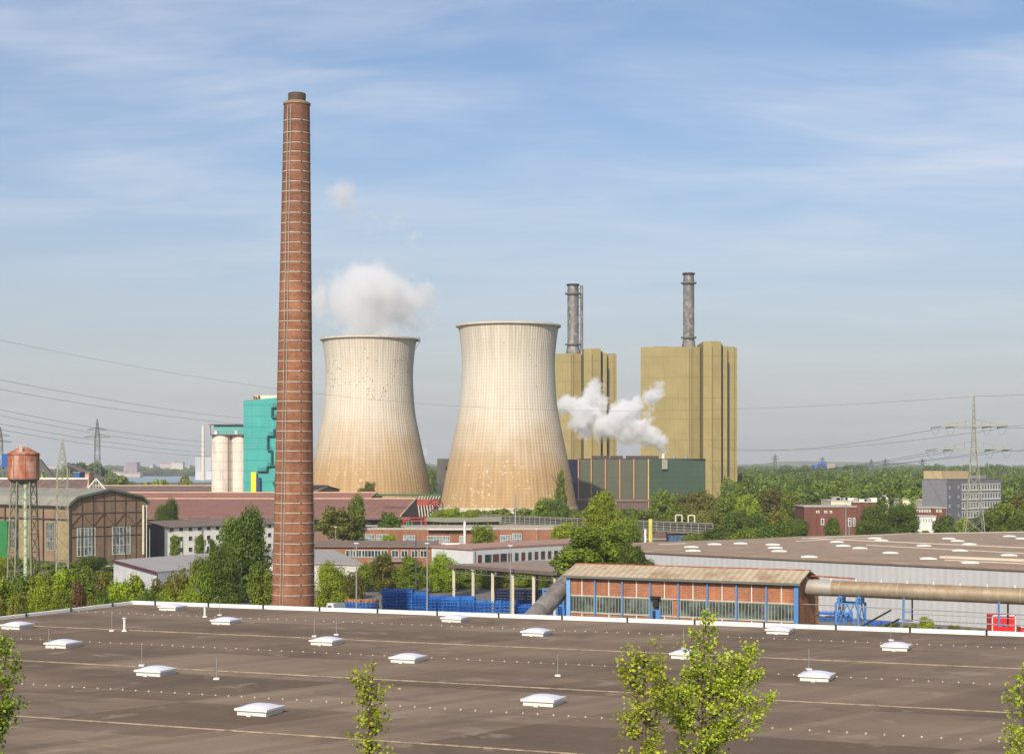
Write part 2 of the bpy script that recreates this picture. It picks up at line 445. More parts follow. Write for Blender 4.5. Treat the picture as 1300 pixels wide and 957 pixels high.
def quads_mesh(name, q, tint, mat):
    n = len(q); me = bpy.data.meshes.new(name)
    me.vertices.add(n*4); me.vertices.foreach_set('co', q.reshape(-1).astype(np.float32))
    me.loops.add(n*4); me.loops.foreach_set('vertex_index', np.arange(n*4, dtype=np.int32))
    me.polygons.add(n); me.polygons.foreach_set('loop_start', np.arange(0, n*4, 4, dtype=np.int32)); me.polygons.foreach_set('loop_total', np.full(n, 4, dtype=np.int32))
    at = me.attributes.new('tint', 'FLOAT', 'FACE'); at.data.foreach_set('value', tint.astype(np.float32))
    me.materials.append(mat); me.update(calc_edges=True)
    return me

ARR = {}
def proto_arr(shape, dens, k):
    key = (shape, dens, k)
    if key not in ARR:
        nl, lf, nc = {'near': (24000, .036, 64), 'mid': (9000, .055, 40), 'far': (1300, .13, 13), 'vfar': (850, .118, 10)}[dens]
        ARR[key] = crown_arr(abs(hash((shape, dens)) * 0 + sum(map(ord, shape+dens)))*13+k, nl, lf, nc, shape, rc={'near': (.13, .26), 'mid': (.17, .30)}.get(dens, (.28, .42)))
    return ARR[key]
CM = {}
def crown_mesh(shape, dens, k, mat):
    key = (shape, dens, k, mat)
    if key not in CM: CM[key] = quads_mesh('crown', *proto_arr(shape, dens, k), M[mat])
    return CM[key]
TM = {}
def trunk_mesh(k, mat, tall):
    key = (k, mat, tall)
    if key not in TM:
        r = random.Random(k*7+3); mb = MB(); p = Vector((0, 0, -.02)); d = Vector((0, 0, 1)); rad = .035; top = 1.55 if not tall else 1.8
        pts = [p]; n = 6
        for i in range(n): pts.append(Vector((r.uniform(-.03, .03)*(i+1), r.uniform(-.03, .03)*(i+1), top*(i+1)/n)))
        for i in range(n): mb.tube(pts[i], pts[i+1], rad*(1-i/n*.8), 7, rad*(1-(i+1)/n*.8))
        for i in range(9):
            j = r.randint(2, n-1); a = r.uniform(0, 6.28); b = pts[j]; e = b+Vector((math.cos(a)*r.uniform(.3, .6), math.sin(a)*r.uniform(.3, .6), r.uniform(.2, .5)))
            mb.tube(b, e, rad*.4, 5, rad*.1)
        me_o = mb.build('trunk', M[mat]); TM[key] = me_o.data; bpy.data.objects.remove(me_o)
    return TM[key]

def tree(name, label, px, ytop, wpx, Y, mat='leaf', shape='round', dens='mid', k=0, cb=.16, group=None, ybase=None, bark='bark', cat='tree', rz=None, zt=None):
    """tree standing at depth Y: crown top at picture height ytop, crown width wpx"""
    h = (H-(ytop-HY)/FPX*Y) if zt is None else zt
    wd = wpx/FPX*Y; x = X(px, Y)
    r = thing(name, label, cat, (x, Y, 0), group)
    r.rotation_euler = (0, 0, rz if rz is not None else (px*1.7 % 6.28))
    z0 = h*cb
    c = bpy.data.objects.new('crown', crown_mesh(shape, dens, k, mat)); COL.objects.link(c); c.parent = r
    top = {'round': 2.0, 'cone': 2.0, 'tall': 2.0, 'bush': 1.75}[shape]
    c.location = (0, 0, z0); c.scale = (wd/2*1.0, wd/2*1.0, (h-z0)/top)
    tk = bpy.data.objects.new('trunk', trunk_mesh(k % 3, bark, shape in ('cone', 'tall'))); COL.objects.link(tk); tk.parent = r
    s = h/2; tk.scale = (s*.8, s*.8, s*.95)
    return r

# ================================================================ FLAT ROOF BELOW THE CAMERA
ZR = 10.0
C0 = G(168, 766.5, ZR); E1 = G(1300, 807.5, ZR); L1 = G(0, 786.5, ZR)
d1 = (E1-C0).normalized(); dl = (L1-C0).normalized(); nb = Vector((-d1.y, d1.x, 0))*-1     # nb: from the back edge towards the viewer
if nb.y > 0: nb = -nb
A1 = math.atan2(d1.y, d1.x)
def rp(s, dn, z=0): return C0+d1*s+nb*dn+Vector((0,0,z))    # metres along the back edge, metres in from it
roofb = thing('flat_roof_building', 'big low building under the wide dark brown felt roof with white edge trim', 'building', (C0.x, C0.y, 0))
poly = [C0, C0+dl*105, C0+d1*150+dl*105, C0+d1*150]
tr = NT('foreground_roof_felt'); v = tr.coord(); vr = tr.mapping(v, rot=(0, 0, -A1))
x, y, z = tr.sep(vr)
n1 = tr.noise(tr.mapping(vr, (.05, .16, 1)), 1.0, 5, .6); n2 = tr.noise(v, 1.1, 4, .65); n3 = tr.noise(v, 9, 3, .7)
col = tr.mix(tr.rng(n1, .38, .62), (.150, .108, .076), (.25, .187, .135))
# felt lanes laid in bays of slightly different age
bay = tr.n('ShaderNodeTexWhiteNoise', noise_dimensions='2D')
skew = tr.math('ADD', x, tr.math('MULTIPLY', y, -.42))
tr.l(tr.comb(tr.math('FLOOR', tr.math('MULTIPLY', skew, 1/9.7)), tr.math('FLOOR', tr.math('MULTIPLY', tr.math('ADD', y, 1.2), 1/9.7)), 0.0), bay.inputs['Vector'])
col = tr.mix(tr.rng(bay.outputs['Value'], .45, 1, 0, .6), col, (.275, .21, .155))
col = tr.mix(tr.rng(bay.outputs['Value'], .45, 0, 0, .6), col, (.105, .076, .056))
lane = tr.math('FRACT', tr.math('MULTIPLY', skew, 1/1.05)); col = tr.mix(tr.math('MULTIPLY', tr.math('LESS_THAN', lane, .05), .22), col, (.055, .04, .03))
l2 = tr.n('ShaderNodeTexWhiteNoise', noise_dimensions='1D'); tr.l(tr.math('FLOOR', tr.math('MULTIPLY', skew, 1/1.05)), l2.inputs['W'])
col = tr.mix(tr.rng(l2.outputs['Value'], 0, 1, 0, .45), col, (.12, .09, .07))
col = tr.mix(tr.rng(n2, .55, .75, 0, .45), col, (.20, .155, .12))
col = tr.mix(tr.rng(n3, .3, .7, 0, .25), col, (.07, .052, .042))
st1 = tr.noise(tr.mapping(v, (.11, .11, 1), loc=(4, 2, 0)), 1.0, 6, .62, 1.2); col = tr.mix(tr.rng(st1, .56, .62, 0, .35), col, (.085, .066, .055))
st2 = tr.noise(tr.mapping(v, (.3, .3, 1), loc=(9, 1, 0)), 1.0, 5, .6, .6); col = tr.mix(tr.rng(st2, .60, .66, 0, .4), col, (.31, .25, .20))
tr.color(col); tr.bump(n3, .35, .02); tr.set(.95, 0, .08); M['fgroof'] = tr.m
MB().prism(poly, ZR-.5, ZR).build('roof', M['fgroof'], roofb)
MB().prism([C0+nb*.3+d1*.3, C0+dl*105, C0+d1*150+dl*105, C0+d1*149.5+nb*.3], 0, ZR-.5, top=False).build('wall', plain('grey_factory_wall', (.35, .34, .32)), roofb)
cp = MB()
cp.bar(C0+Vector((0,0,.12)), C0+d1*150+Vector((0,0,.12)), .42, .34); cp.bar(C0+Vector((0,0,.10)), C0+dl*105+Vector((0,0,.10)), .42, .27)
cp.build('edge_trim', M['coping'], roofb)
for i in range(17):
    q = C0+d1*(2.5+5.35*i)+nb*.25
    MB().box(q.x-.06, q.x+.06, q.y-.08, q.y+.08, ZR-.05, ZR+.40).build('bracket', M['black'], roofb)
for i in range(7):
    q = C0+dl*(3+5.35*i)+d1*.25
    MB().box(q.x-.06, q.x+.06, q.y-.06, q.y+.06, ZR-.05, ZR+.36).build('bracket', M['black'], roofb)
seamm = plain('pale_seam_batten', (.34, .27, .19), .8, var=.45, scale=.9, c2=(.19, .145, .11))
slope = dl.dot(d1)/dl.dot(nb)
def sstart(dn): return slope*dn
for dn in (19.9, 38.3, 57.0):
    MB().bar(rp(sstart(dn)+.4, dn, .04), rp(150, dn, .04),   .10, .05).build('roof_seam', seamm, roofb)
lugm = plain('pale_fixing_lug', (.48, .42, .34), .7, var=.2)
for dn in (8.3, 27.6, 47.2, 66.0):
    mb = MB(); s = sstart(dn)+1.0
    rr = random.Random(int(dn*10))
    while s < 105:
        q = rp(s, dn); k = .038; mb.box(q.x-k, q.x+k, q.y-k, q.y+k, ZR-.01, ZR+.07); s += .82+rr.uniform(-.06, .06)
    o = mb.build('fixing_row', lugm, roofb); o['kind'] = 'stuff'
    MB().bar(rp(sstart(dn)+.4, dn, .012), rp(150, dn, .012), .06, .03).build('roof_seam', plain('dark_seam', (.15, .115, .09)), roofb)

# dome skylights on it
def skylight_proto():
    r = thing('dome_skylight', 'x', 'skylight')
    s = 1.0
    mb = MB().box(-1.05, 1.05, -1.05, 1.05, -.02, .26); mb.box(-1.18, 1.18, -1.18, 1.18, .26, .40); mb.build('frame', M['white'], r)
    d = MB(); n = 10; vs = []; fs = []
    for j in range(n+1):
        for i in range(n+1):
            u, v_ = i/n*2-1, j/n*2-1
            h = (1-abs(u)**2.2)*(1-abs(v_)**2.2); vs.append((u*1.06, v_*1.06, .403+.22*h**.75))
    for j in range(n):
        for i in range(n): a = j*(n+1)+i; fs.append((a, a+1, a+n+2, a+n+1))
    d.add(vs, fs, True); d.build('dome', M['dome'], r)
    mb = MB().box(-.15, .15, -1.45, -1.2, -.02, .07).build('flashing', M['white'], r)
    return r
sk0 = skylight_proto(); used0 = False
SKY = [(22, 797, 'milky dome skylight beside the leafy twig that rises at the edge of the dark roof'),
 (80, 820.5, 'dome skylight between the edge twig and the thin white vent pipe, second inward'),
 (198, 855.5, 'big dome skylight standing alone between the two pale seams, on the chimney side'),
 (219, 773.5, 'dome skylight tucked into the far corner of the dark roof'),
 (287, 791, 'dome skylight just before the foot of the brick chimney'),
 (415, 817, 'dome skylight in line with the white van, past the first pale seam'),
 (518, 839, 'big dome skylight in line with the tall stack of blue racks'),
 (578, 788, 'dome skylight close to the white trim below the blue racks'),
 (681, 805.5, 'dome skylight just before the lower end of the grey sloping duct'),
 (872, 834, 'dome skylight half hidden by the leafy treetop'),
 (990, 803, 'dome skylight just before the end pillar of the brick duct building'),
 (1138, 824, 'dome skylight beyond the blue pipe trestle, in the middle of the bay'),
 (1037, 862, 'big dome skylight set low between treetop and roof side, in the last bay but one')]
for i, (px, py, lb) in enumerate(SKY):
    q = G(px, py, ZR+.02); sk0.scale = (.76, .76, .80)
    if i == 0: o = sk0; o.location = q; o.rotation_euler = (0, 0, A1); o['label'] = lb; o['group'] = 'dome skylights on the dark flat roof'
    else: o = copytree(sk0, q, A1, lb, 'dome skylights on the dark flat roof')
for j, (px, py, lb) in enumerate([(330, 905, 'dome skylight in the lowest row, on the chimney side'), (690, 893, 'dome skylight in the lowest row, in line with the grey sloping duct')]):
    copytree(sk0, G(px, py, ZR+.02), A1, lb, 'dome skylights on the dark flat roof')
for px, py, hgt, lb in [(158, 801, .9, 'short white vent pipe near the far corner of the dark roof'), (260, 783, .8, 'short white vent pipe beside the skylight at the chimney foot')]:
    q = G(px, py, ZR); r = thing('vent_pipe', lb, 'vent pipe', q)
    MB().tube(q, q+Vector((0,0,hgt)), .09, 10).build('pipe', M['white'], r); MB().tube(q, q+Vector((0,0,.12)), .22, 10, .1).build('collar', M['white'], r)
    MB().tube(q+Vector((0,0,hgt)), q+Vector((0,0,hgt+.09)), .15, 10).build('cap', M['white'], r)
RODS = [(142, 801, 'second skylight inward'), (62, 822, 'edge twig'), (180, 845, 'big lone skylight'), (279, 781, 'brick chimney foot'), (399, 808, 'skylight in line with the white van'), (868, 823, 'leafy treetop'), (1131, 813, 'skylight past the blue trestle'), (1027, 850, 'lowest big skylight'), (708, 858, 'middle dotted seam'), (427, 806, 'first pale seam, in line with the chimney'), (275, 862, 'lowest pale seam')]
for px, py, lb in RODS:
    q = G(px, py, ZR); r = thing('lightning_rod', 'thin lightning rod on the dark roof by the '+lb.replace('first pale seam, in line with the chimney', 'first pale seam'), 'lightning rod', q, 'lightning rods on the dark roof')
    MB().tube(q, q+Vector((0,0,1.25)), .022, 6).build('rod', M['steel'], r); MB().box(q.x-.16, q.x+.16, q.y-.16, q.y+.16, ZR, ZR+.09).build('foot', M['white'], r)

# ================================================================ BRICK CHIMNEY
CY = 218.0; cx = X(372, CY); chim = thing('brick_chimney', 'tall slim red brick factory chimney with white iron bands and a dark cap', 'chimney', (cx, CY, 0))
mpp = CY/FPX
ztop = H+(592-131)*mpp; HT = ztop
def cr(z): return (26.9+(16.3-26.9)*max(0, (z-H+ (770-592)*mpp))/((770-131)*mpp))*mpp
M['chimbrick'] = brick('chimney_brick', (.285, .125, .065), (.19, .078, .042), (.22, .13, .09), scale=1.0, cyl=True, patch=.45)
prof = [(cr(HT*i/40), HT*i/40) for i in range(41)]
MB().lathe(prof, (cx, CY, 0), 48).build('shaft', M['chimbrick'], chim)
MB().lathe([(cr(HT)+.02, HT-.35), (cr(HT)+.10, HT-.3), (cr(HT)+.12, HT-.05), (cr(HT)-.05, HT+.05), (1.25, HT+.2)], (cx, CY, 0), 40).build('cornice', plain('yellowed_stone', (.27, .19, .11), var=.25, scale=2), chim)
MB().lathe([(1.13, HT+.2), (1.16, HT+.3), (1.16, HT+1.2), (1.1, HT+1.25), (.9, HT+1.25), (.9, HT-.5)], (cx, CY, 0), 32).build('cap', plain('sooty_brick', (.10, .065, .05), var=.35, scale=2), chim)
bandm = plain('whitish_iron_band', (.48, .44, .38), .6, var=.25, scale=2)
yb = [155, 170.5, 184, 195.5, 207.5, 219.5, 233, 245, 258.5, 272.5, 285, 297.5, 310, 322.5, 334.5, 347, 359, 371.5, 384, 396, 409, 420.5, 433.5, 446, 459.5, 472, 485.5, 498, 510, 522, 535, 547.5, 559.5, 572.5, 585, 600, 612.5, 626, 638, 650.5, 663, 676, 689, 702, 715, 728, 741, 754]
for yy in yb:
    z = H-(yy-592)*mpp; rr = cr(z)
    MB().lathe([(rr-.02, z-.045), (rr+.05, z-.045), (rr+.05, z+.045), (rr-.02, z+.045)], (cx, CY, 0), 40).build('iron_band', bandm, chim)
    a = R(-62); 
    MB().box(cx+.12*rr*0+math.cos(a)*(rr+.03)-.08, cx+math.cos(a)*(rr+.03)+.08, CY+math.sin(a)*(rr+.03)-.08, CY+math.sin(a)*(rr+.03)+.08, z-.08, z+.08).build('band_clamp', M['bark'], chim)
lad = MB(); aL = R(-90-24)
def lp(z, off=0, side=0):
    rr = cr(z)+.18+off; a = aL+side/cr(z); return Vector((cx+math.cos(a)*rr, CY+math.sin(a)*rr, z))
lad_r = MB()
for sd_ in (-.2, .2): lad.tube(lp(1, 0, sd_), lp(HT-.6, 0, sd_), .035, 5)
for i in range(int((HT-2)/.45)): z = 1.2+i*.45; lad_r.tube(lp(z, 0, -.2), lp(z, 0, .2), .022, 4)
ld = lad.build('ladder', bandm, chim); lad_r.build('rungs', M['pylondark'], ld)
# a stay on the right flank low down
MB().path([Vector((cx+cr(12)+.1, CY-.3, 6)), Vector((cx+cr(17)+.1, CY-.3, 17.2))], .07, 6).build('drain_pipe', M['pylondark'], chim)
chim.rotation_euler = (0, R(.42), 0)

# ================================================================ COOLING TOWERS
def shellmat(name, seed, white_top, spots, darkspots):
    t = NT(name); v = t.coord(); x, y, z = t.sep(v)
    ang = t.math('ARCTAN2', y, x)
    rib = t.math('SINE', t.math('MULTIPLY', ang, 104))
    lift = t.math('FRACT', t.math('MULTIPLY', z, 1/1.45))
    sc = t.mapping(t.comb(t.math('MULTIPLY', ang, 22), 0.0, z), loc=(seed, 0, seed*2))
    st = t.noise(t.mapping(sc, (.55, 1, .035)), 1, 5, .65)
    cl = t.noise(t.mapping(sc, (.06, 1, .07)), 1, 4, .6)
    up = t.rng(t.math('ADD', z, t.math('MULTIPLY', t.math('SUBTRACT', cl, .5), 40)), 12, 56, 0, 1, True)
    low = t.mix(t.rng(st, .35, .7), (.45, .305, .155), (.33, .21, .10))
    mid = t.mix(t.rng(st, .35, .7), (.60, .555, .47), (.52, .47, .385))
    col = t.mix(up, low, mid)
    col = t.mix(t.math('MULTIPLY', t.rng(z, 60, 80, 0, 1, True), t.rng(st, .42, .62, 0, .32)), col, (.36, .29, .22))
    col = t.mix(t.rng(rib, .2, .95, 0, .25), col, (.25, .18, .12))
    col = t.mix(t.math('MULTIPLY', t.math('LESS_THAN', lift, .2), t.rng(z, 20, 60, .30, .14)), col, (.22, .155, .10))
    wn = t.n('ShaderNodeTexWhiteNoise', noise_dimensions='2D')
    ca, cz = t.math('FLOOR', t.math('MULTIPLY', ang, 104/6.2832*2.2)), t.math('FLOOR', t.math('MULTIPLY', z, 1/1.45*2.6))
    t.l(t.comb(t.math('ADD', ca, seed*3.0), cz, 0.0), wn.inputs['Vector'])
    reg = t.rng(t.noise(t.mapping(sc, (.07, 1, .09), loc=(2, 0, 5)), 1, 3), .42, .6)
    hi = t.math('MULTIPLY', t.rng(z, 3, 30, 1, 0), reg)
    sp = t.math('MULTIPLY', t.math('GREATER_THAN', wn.outputs['Value'], 1-spots), t.math('GREATER_THAN', hi, .15))
    col = t.mix(t.math('MULTIPLY', sp, .5), col, (.66, .58, .46))
    hd = t.math('MULTIPLY', t.math('MULTIPLY', t.rng(z, 50, 58), t.rng(z, 70, 78, 1, 0)), t.rng(cl, .45, .55))
    ds = t.math('MULTIPLY', t.math('LESS_THAN', wn.outputs['Value'], darkspots), t.math('GREATER_THAN', hd, .2))
    col = t.mix(t.math('MULTIPLY', ds, .6), col, (.12, .09, .07))
    fine = t.noise(sc, .9, 4, .7); col = t.mix(t.rng(fine, .55, .75, 0, .35), col, (.36, .24, .13))
    t.color(col); t.bump(rib, .35, .15)
    return t.set(.9, 0, .15)
TP = [(30.4, 4.3), (29.0, 11.5), (27.9, 17.6), (25.7, 27.8), (23.6, 38), (21.7, 48.2), (20.85, 58.4), (20.6, 68.6), (21.5, 78.9), (22.3, 83.6)]
def smooth(prof, n=5):
    out = []
    for i in range(len(prof)-1):
        p0, p1, p2, p3 = prof[max(i-1, 0)], prof[i], prof[i+1], prof[min(i+2, len(prof)-1)]
        for k in range(n):
            t = k/n
            out.append(tuple(.5*((2*p1[j])+(-p0[j]+p2[j])*t+(2*p0[j]-5*p1[j]+4*p2[j]-p3[j])*t*t+(-p0[j]+3*p1[j]-3*p2[j]+p3[j])*t**3) for j in (0, 1)))
    return out+[prof[-1]]
def cooling_tower(px, Y, sz, mat, label):
    cx = X(px, Y); r = thing('cooling_tower', label, 'cooling tower', (cx, Y, 0), 'cooling towers of the power station')
    pr = [(a, b*sz) for a, b in smooth(TP)]
    inner = [(a-.5, b) for a, b in reversed(pr)]
    MB().lathe(pr+inner, (cx, Y, 0), 128).build('shell', mat, r)
    zt = pr[-1][1]; rt = pr[-1][0]
    MB().lathe([(rt-.6, zt-.2), (rt+.1, zt-.3), (rt+.95, zt+.0), (rt+1.0, zt+.75), (rt+.75, zt+.8), (rt-.6, zt+.7), (rt-.6, zt-.2)], (cx, Y, 0), 128).build('rim', plain('pale_concrete_rim', (.55, .48, .40), var=.2, streak=.2), r)
    MB().lathe([(29.9, 4.35), (30.75, 4.3), (31.0, 1.9), (30.2, 1.9), (29.9, 4.35)], (cx, Y, 0), 128).build('base_ring', plain('pale_base_ring', (.52, .46, .36), var=.2, streak=.3), r)
    MB().lathe([(28.6, 0), (28.6, 3.2)], (cx, Y, 0), 64).build('basin_wall', M['black'], r)
    for i in range(44):
        a = 2*math.pi*i/44; p = Vector((cx+30.6*math.cos(a), Y+30.6*math.sin(a), 2)); q = Vector((cx+31.6*math.cos(a+.03), Y+31.6*math.sin(a+.03), -.05))
        if p.y < Y+4: MB().bar(q, p, .5).build('column', M['concrete'], r)
    return r, cx, zt, rt
ct1, cx1, zt1, rt1 = cooling_tower(469, 782, .974, shellmat('tower_concrete_stained', 3.0, 1, .03, .05), 'cooling tower with a steam cloud above it, beside the brick chimney')
ct2, cx2, zt2, rt2 = cooling_tower(645.5, 733, 1.0, shellmat('tower_concrete_spotted', 11.0, 1, .055, .003), 'cooling tower without steam, its tan foot spotted with white repairs')
mb = MB()
for i in range(8):
    a = R(-18+i*5); p = Vector((cx1+(rt1+1.6)*math.cos(a), 782+(rt1+1.6)*math.sin(a), zt1)); mb.bar(p, p+Vector((0,0,1.6)), .12)
a0, a1_ = R(-18), R(17)
mb.bar((cx1+(rt1+1.6)*math.cos(a0), 782+(rt1+1.6)*math.sin(a0), zt1), (cx1+(rt1+1.6)*math.cos(a1_), 782+(rt1+1.6)*math.sin(a1_), zt1), 1.2, .15)
mb.bar((cx1+(rt1-.5), 780, zt1-4), (cx1+rt1+2.2, 780, zt1), .2)
mb.build('platform', M['pylondark'], ct1)

# ================================================================ BOILER HOUSES, STACKS, GREEN HALL
M['olive'] = ribbed('olive_cladding', (.285, .228, .088), pitch=1.6, depth=.10, seams=12.6, seamcol=.6, streak=.3, var=.13, rough=.6)
M['olivepipe'] = plain('brown_downpipe', (.15, .11, .055), var=.2)
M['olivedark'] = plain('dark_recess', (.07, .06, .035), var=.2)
def boiler(px0, Y, sc, label, stack_side):
    """px0: picture x of the stair tower's left edge"""
    m = Y/FPX; x0 = X(px0, Y)
    r = thing('boiler_house', label, 'boiler house', (x0, Y, 0), 'boiler houses of the power station')
    k = 1000/FPX*sc; zt = H+152*k; zs = H+158*k
    def q(dx, dy): return (x0+dx*k, Y+dy)
    MB().prism([q(-78, 4), q(-15, 0), q(-3, 2), q(-3, 40), q(-70, 40)], 0, zt).build('main_block', M['olive'], r)
    MB().prism([q(-3.0, 3.5), q(.5, 3.5), q(.5, 38), q(-3, 38)], 0, zt-.6).build('recess', M['olivedark'], r)
    MB().prism([q(0, -3.5), q(10, -5), q(22.5, -4.2), q(22.5, 30), q(0, 30)], 0, zs).build('stair_tower', M['olive'], r)
    MB().prism([q(22.6, 1), q(25.6, 1), q(25.6, 28), q(22.6, 28)], 0, zs-1.2).build('recess', M['olivedark'], r)
    MB().prism([q(25.7, -1), q(31, -1), q(31, 28), q(25.7, 28)], 0, zt+.3).build('side_tower', M['olive'], r)
    MB().prism([q(31.1, 2), q(34.2, 2), q(34.2, 28), q(31.1, 28)], 0, H+132*k).build('pipe_shaft', plain('dark_green_shaft', (.02, .035, .03)), r)
    MB().prism([q(31.1, 3.5), q(45, 3.5), q(45, 40), q(31.1, 40)], 0, zt-.3).build('end_block', M['olive'], r)
    mb = MB()
    for dx in (-16.5, -13.6, 11, 41.5): p = q(dx, {-16.5: -.15, -13.6: .15, 11: -5.1, 41.5: 3.35}[dx]); mb.box(p[0]-.15, p[0]+.15, p[1]-.2, p[1]+.3, 0, zt-.8)
    mb.build('downpipes', M['olivepipe'], r)
    mb = MB()
    for a, b, y0, z in ((-60, -42, 8, zt), (2, 8, 6, zs), (14, 21, 4, zs), (33, 44, 8, zt-.3)): mb.box(x0+a*k, x0+b*k, Y+y0, Y+y0+4, z, z+.7)
    mb.build('roof_box', M['pylondark'], r)
    return r, x0, k, zt
b1, bx1, bk1, bz1 = boiler(892, 1000, 1.0, 'taller olive boiler house with one slim steel stack, standing clear of the towers', 0)
b2, bx2, bk2, bz2 = boiler(741, 1050, .99, 'olive boiler house half hidden behind the cooling tower, white steam drifting past', 0)
def stackmat(name, seed):
    t = NT(name); v = t.coord(); x, y, z = t.sep(v)
    n = t.noise(t.mapping(v, (.5, .5, .05), loc=(seed, 0, 0)), 1, 4, .6); n2 = t.noise(t.mapping(v, (.3, .3, .25)), 1, 4, .65)
    c = t.mix(t.rng(n, .35, .65), (.21, .20, .19), (.085, .08, .075)); c = t.mix(t.rng(n2, .5, .62), c, (.29, .265, .24))
    t.color(c); return t.set(.5, .3)
def stack(px, Y, ytop, zb, w, label, extra=False):
    m = Y/FPX; x = X(px, Y); zt = H+(592-ytop)*m; rr = w/2*m
    r = thing('steel_stack', label, 'stack', (x, Y, zb), 'steel stacks on the boiler houses')
    MB().lathe([(rr*1.3, zb-2), (rr*1.3, zb+.5), (rr*1.02, zb+6), (rr, zb+7), (rr, zt-4), (rr*.96, zt-4), (rr*.96, zt)], (x, Y, 0), 32, True).build('flue', stackmat('flue_steel', px), r)
    for zz in (zb+6.2, zt-6.5): MB().lathe([(rr, zz), (rr*1.42, zz), (rr*1.42, zz+.9), (rr*1.38, zz+.9), (rr*1.38, zz+.2), (rr, zz+.2)], (x, Y, 0), 28).build('gallery', M['pylondark'], r)
    MB().lathe([(rr*.98, zt-1), (rr*1.15, zt-.9), (rr*1.15, zt+.1), (rr*.7, zt+.1)], (x, Y, 0), 28).build('rim', M['black'], r)
    if extra:
        mb = MB().tube((x+rr*1.5, Y, zb-3), (x+rr*1.5, Y, zt-.8), rr*.26, 12)
        for i in range(8): zz = zb+3+i*(zt-zb-6)/7; mb.bar((x+rr*.8, Y, zz), (x+rr*1.5, Y, zz), .5)
        mb.build('side_pipe', stackmat('side_flue', 5), r)
    return r
stack(874.3, 1016, 347, bz1, 14.0, 'taller grey brown steel stack on the boiler house that stands clear', False)
stack(727.5, 1062, 361, bz2, 14.5, 'grey steel stack with a thin pipe alongside, on the boiler house behind the cooling tower', True)

M['greenclad'] = ribbed('green_grey_cladding', (.085, .095, .06), pitch=1.1, depth=.15, seams=5.4, seamcol=.8, var=.10, rough=.55)
M['greenclad2'] = ribbed('dark_green_cladding', (.042, .078, .048), pitch=.9, depth=.22, seams=2.7, seamcol=.7, var=.12, rough=.5)
YH = 850; gh = thing('turbine_hall', 'long low dark green hall with thin orange pilasters in front of the boiler houses', 'hall', (X(800, YH), YH, 0))
m = YH/FPX; zt = H+(592-583)*m
fp = [(X(733.5, YH), YH), (X(824, YH), YH-1.0), (X(824, YH), YH+30), (X(733.5, YH), YH+30)]
MB().prism(fp, 0, zt).build('front_block', M['greenclad'], gh)
MB().prism([(X(718, YH+8), YH+9), (X(733.3, YH), YH+.6), (X(733.3, YH), YH+30), (X(718, YH+8), YH+30)], 0, zt-.05).build('blue_block', plain('navy_cladding', (.012, .017, .045), .5), gh)
MB().prism([(X(824.1, YH), YH-.6), (X(896, YH), YH+1.5), (X(896, YH), YH+30), (X(824.1, YH), YH+30)], 0, zt+.06).build('end_block', M['greenclad2'], gh)
pil = plain('orange_pilaster_paint', (.52, .24, .13), var=.15)
for px in (734.2, 750.5, 768.4, 786.6, 804.4, 823.0):
    x = X(px, YH); MB().box(x-.28, x+.28, YH-1.5, YH-.1, 0, zt+.15).build('pilaster', pil if px < 820 else plain('ochre_pilaster_paint', (.55, .36, .14)), gh)
mb = MB().box(X(733, YH), X(896, YH), YH+.5, YH+1, zt, zt+.4); mb.build('parapet', M['black'], gh)
for a, b in ((753, 775), (777, 792), (797, 838)):
    MB().box(X(a, YH), X(b, YH), YH+8, YH+14, zt, zt+1.9).build('roof_duct', plain('dark_brown_duct', (.07, .05, .045)), gh)
for a in (857, 872): MB().tube((X(a, YH), YH+6, zt-.2), (X(a, YH), YH+6, zt+1.6), 1.1, 12).build('roof_fan', M['steel'], gh)
MB().tube((X(843, YH), YH+4, zt-2), (X(843, YH), YH+4, zt+3.0), .9, 12).build('steam_vent', M['white'], gh)
mb = MB().box(X(840, YH), X(847, YH), YH-1.6, YH-.9, zt-5, zt); mb.build('vent_frame', M['pylonsteel'], gh)
an = thing('annex_building', 'low brown shed with ribbed front at the foot of the dark green hall', 'shed', (X(760, 790), 790, 0))
block(an, [(X(705, 790), 790), (X(823, 790), 790), (X(823, 790), 815), (X(705, 790), 815)], 0, 5.2, ribbed('brown_ribbed_wall', (.13, .09, .075), pitch=1.4, depth=.4), plain('brown_low_roof', (.19, .12, .09)), 1.0, .9)

# grey block between towers, far plume
gb = thing('concrete_silo_block', 'tall beige concrete block showing between the two cooling towers', 'building', (X(563, 900), 900, 0))
MB().box(X(555, 900), X(580, 900), 900, 915, 0, H+10*900/FPX).build('wall', plain('beige_concrete', (.40, .34, .26), streak=.2), gb)
mb = MB()
for i in range(4): mb.box(X(565.6, 900), X(567.6, 900), 899.7, 900.2, 6+i*4.7, 7.6+i*4.7)
mb.build('window', M['black'], gb)

# ================================================================ TEAL PLANT AND SILOS
YT = 600; m = YT/FPX
M['teal'] = ribbed('teal_cladding', (.05, .34, .31), pitch=.9, depth=.16, along='z', seams=4.0, seamcol=.7, rough=.45, var=.14, streak=.30)
te = thing('teal_plant_building', 'bright turquoise clad tall industrial building half behind the brick chimney', 'building', (X(330, YT), YT, 0))
ztl, ztr = H+(592-508.5)*m, H+(592-505)*m
MB().prism([(X(309, YT), YT, ztl), (X(372, YT), YT, ztr+.6), (X(372, YT), YT+22, ztr+.6), (X(309, YT), YT+22, ztl)], 0, ztl).build('wall', M['teal'], te)
MB().box(X(322, YT), X(370, YT), YT+2, YT+18, ztl, ztr+1.0).build('roof', M['cream'], te)
mb = MB().box(X(321, YT), X(325, YT), YT+1, YT+3, ztl, ztl+1.7); mb.box(X(327, YT), X(328.5, YT), YT+1, YT+2, ztl, ztl+2.0); mb.build('roof_vent', M['rust'], te)
tp = plain('dark_teal_steel', (.012, .085, .095), .5)
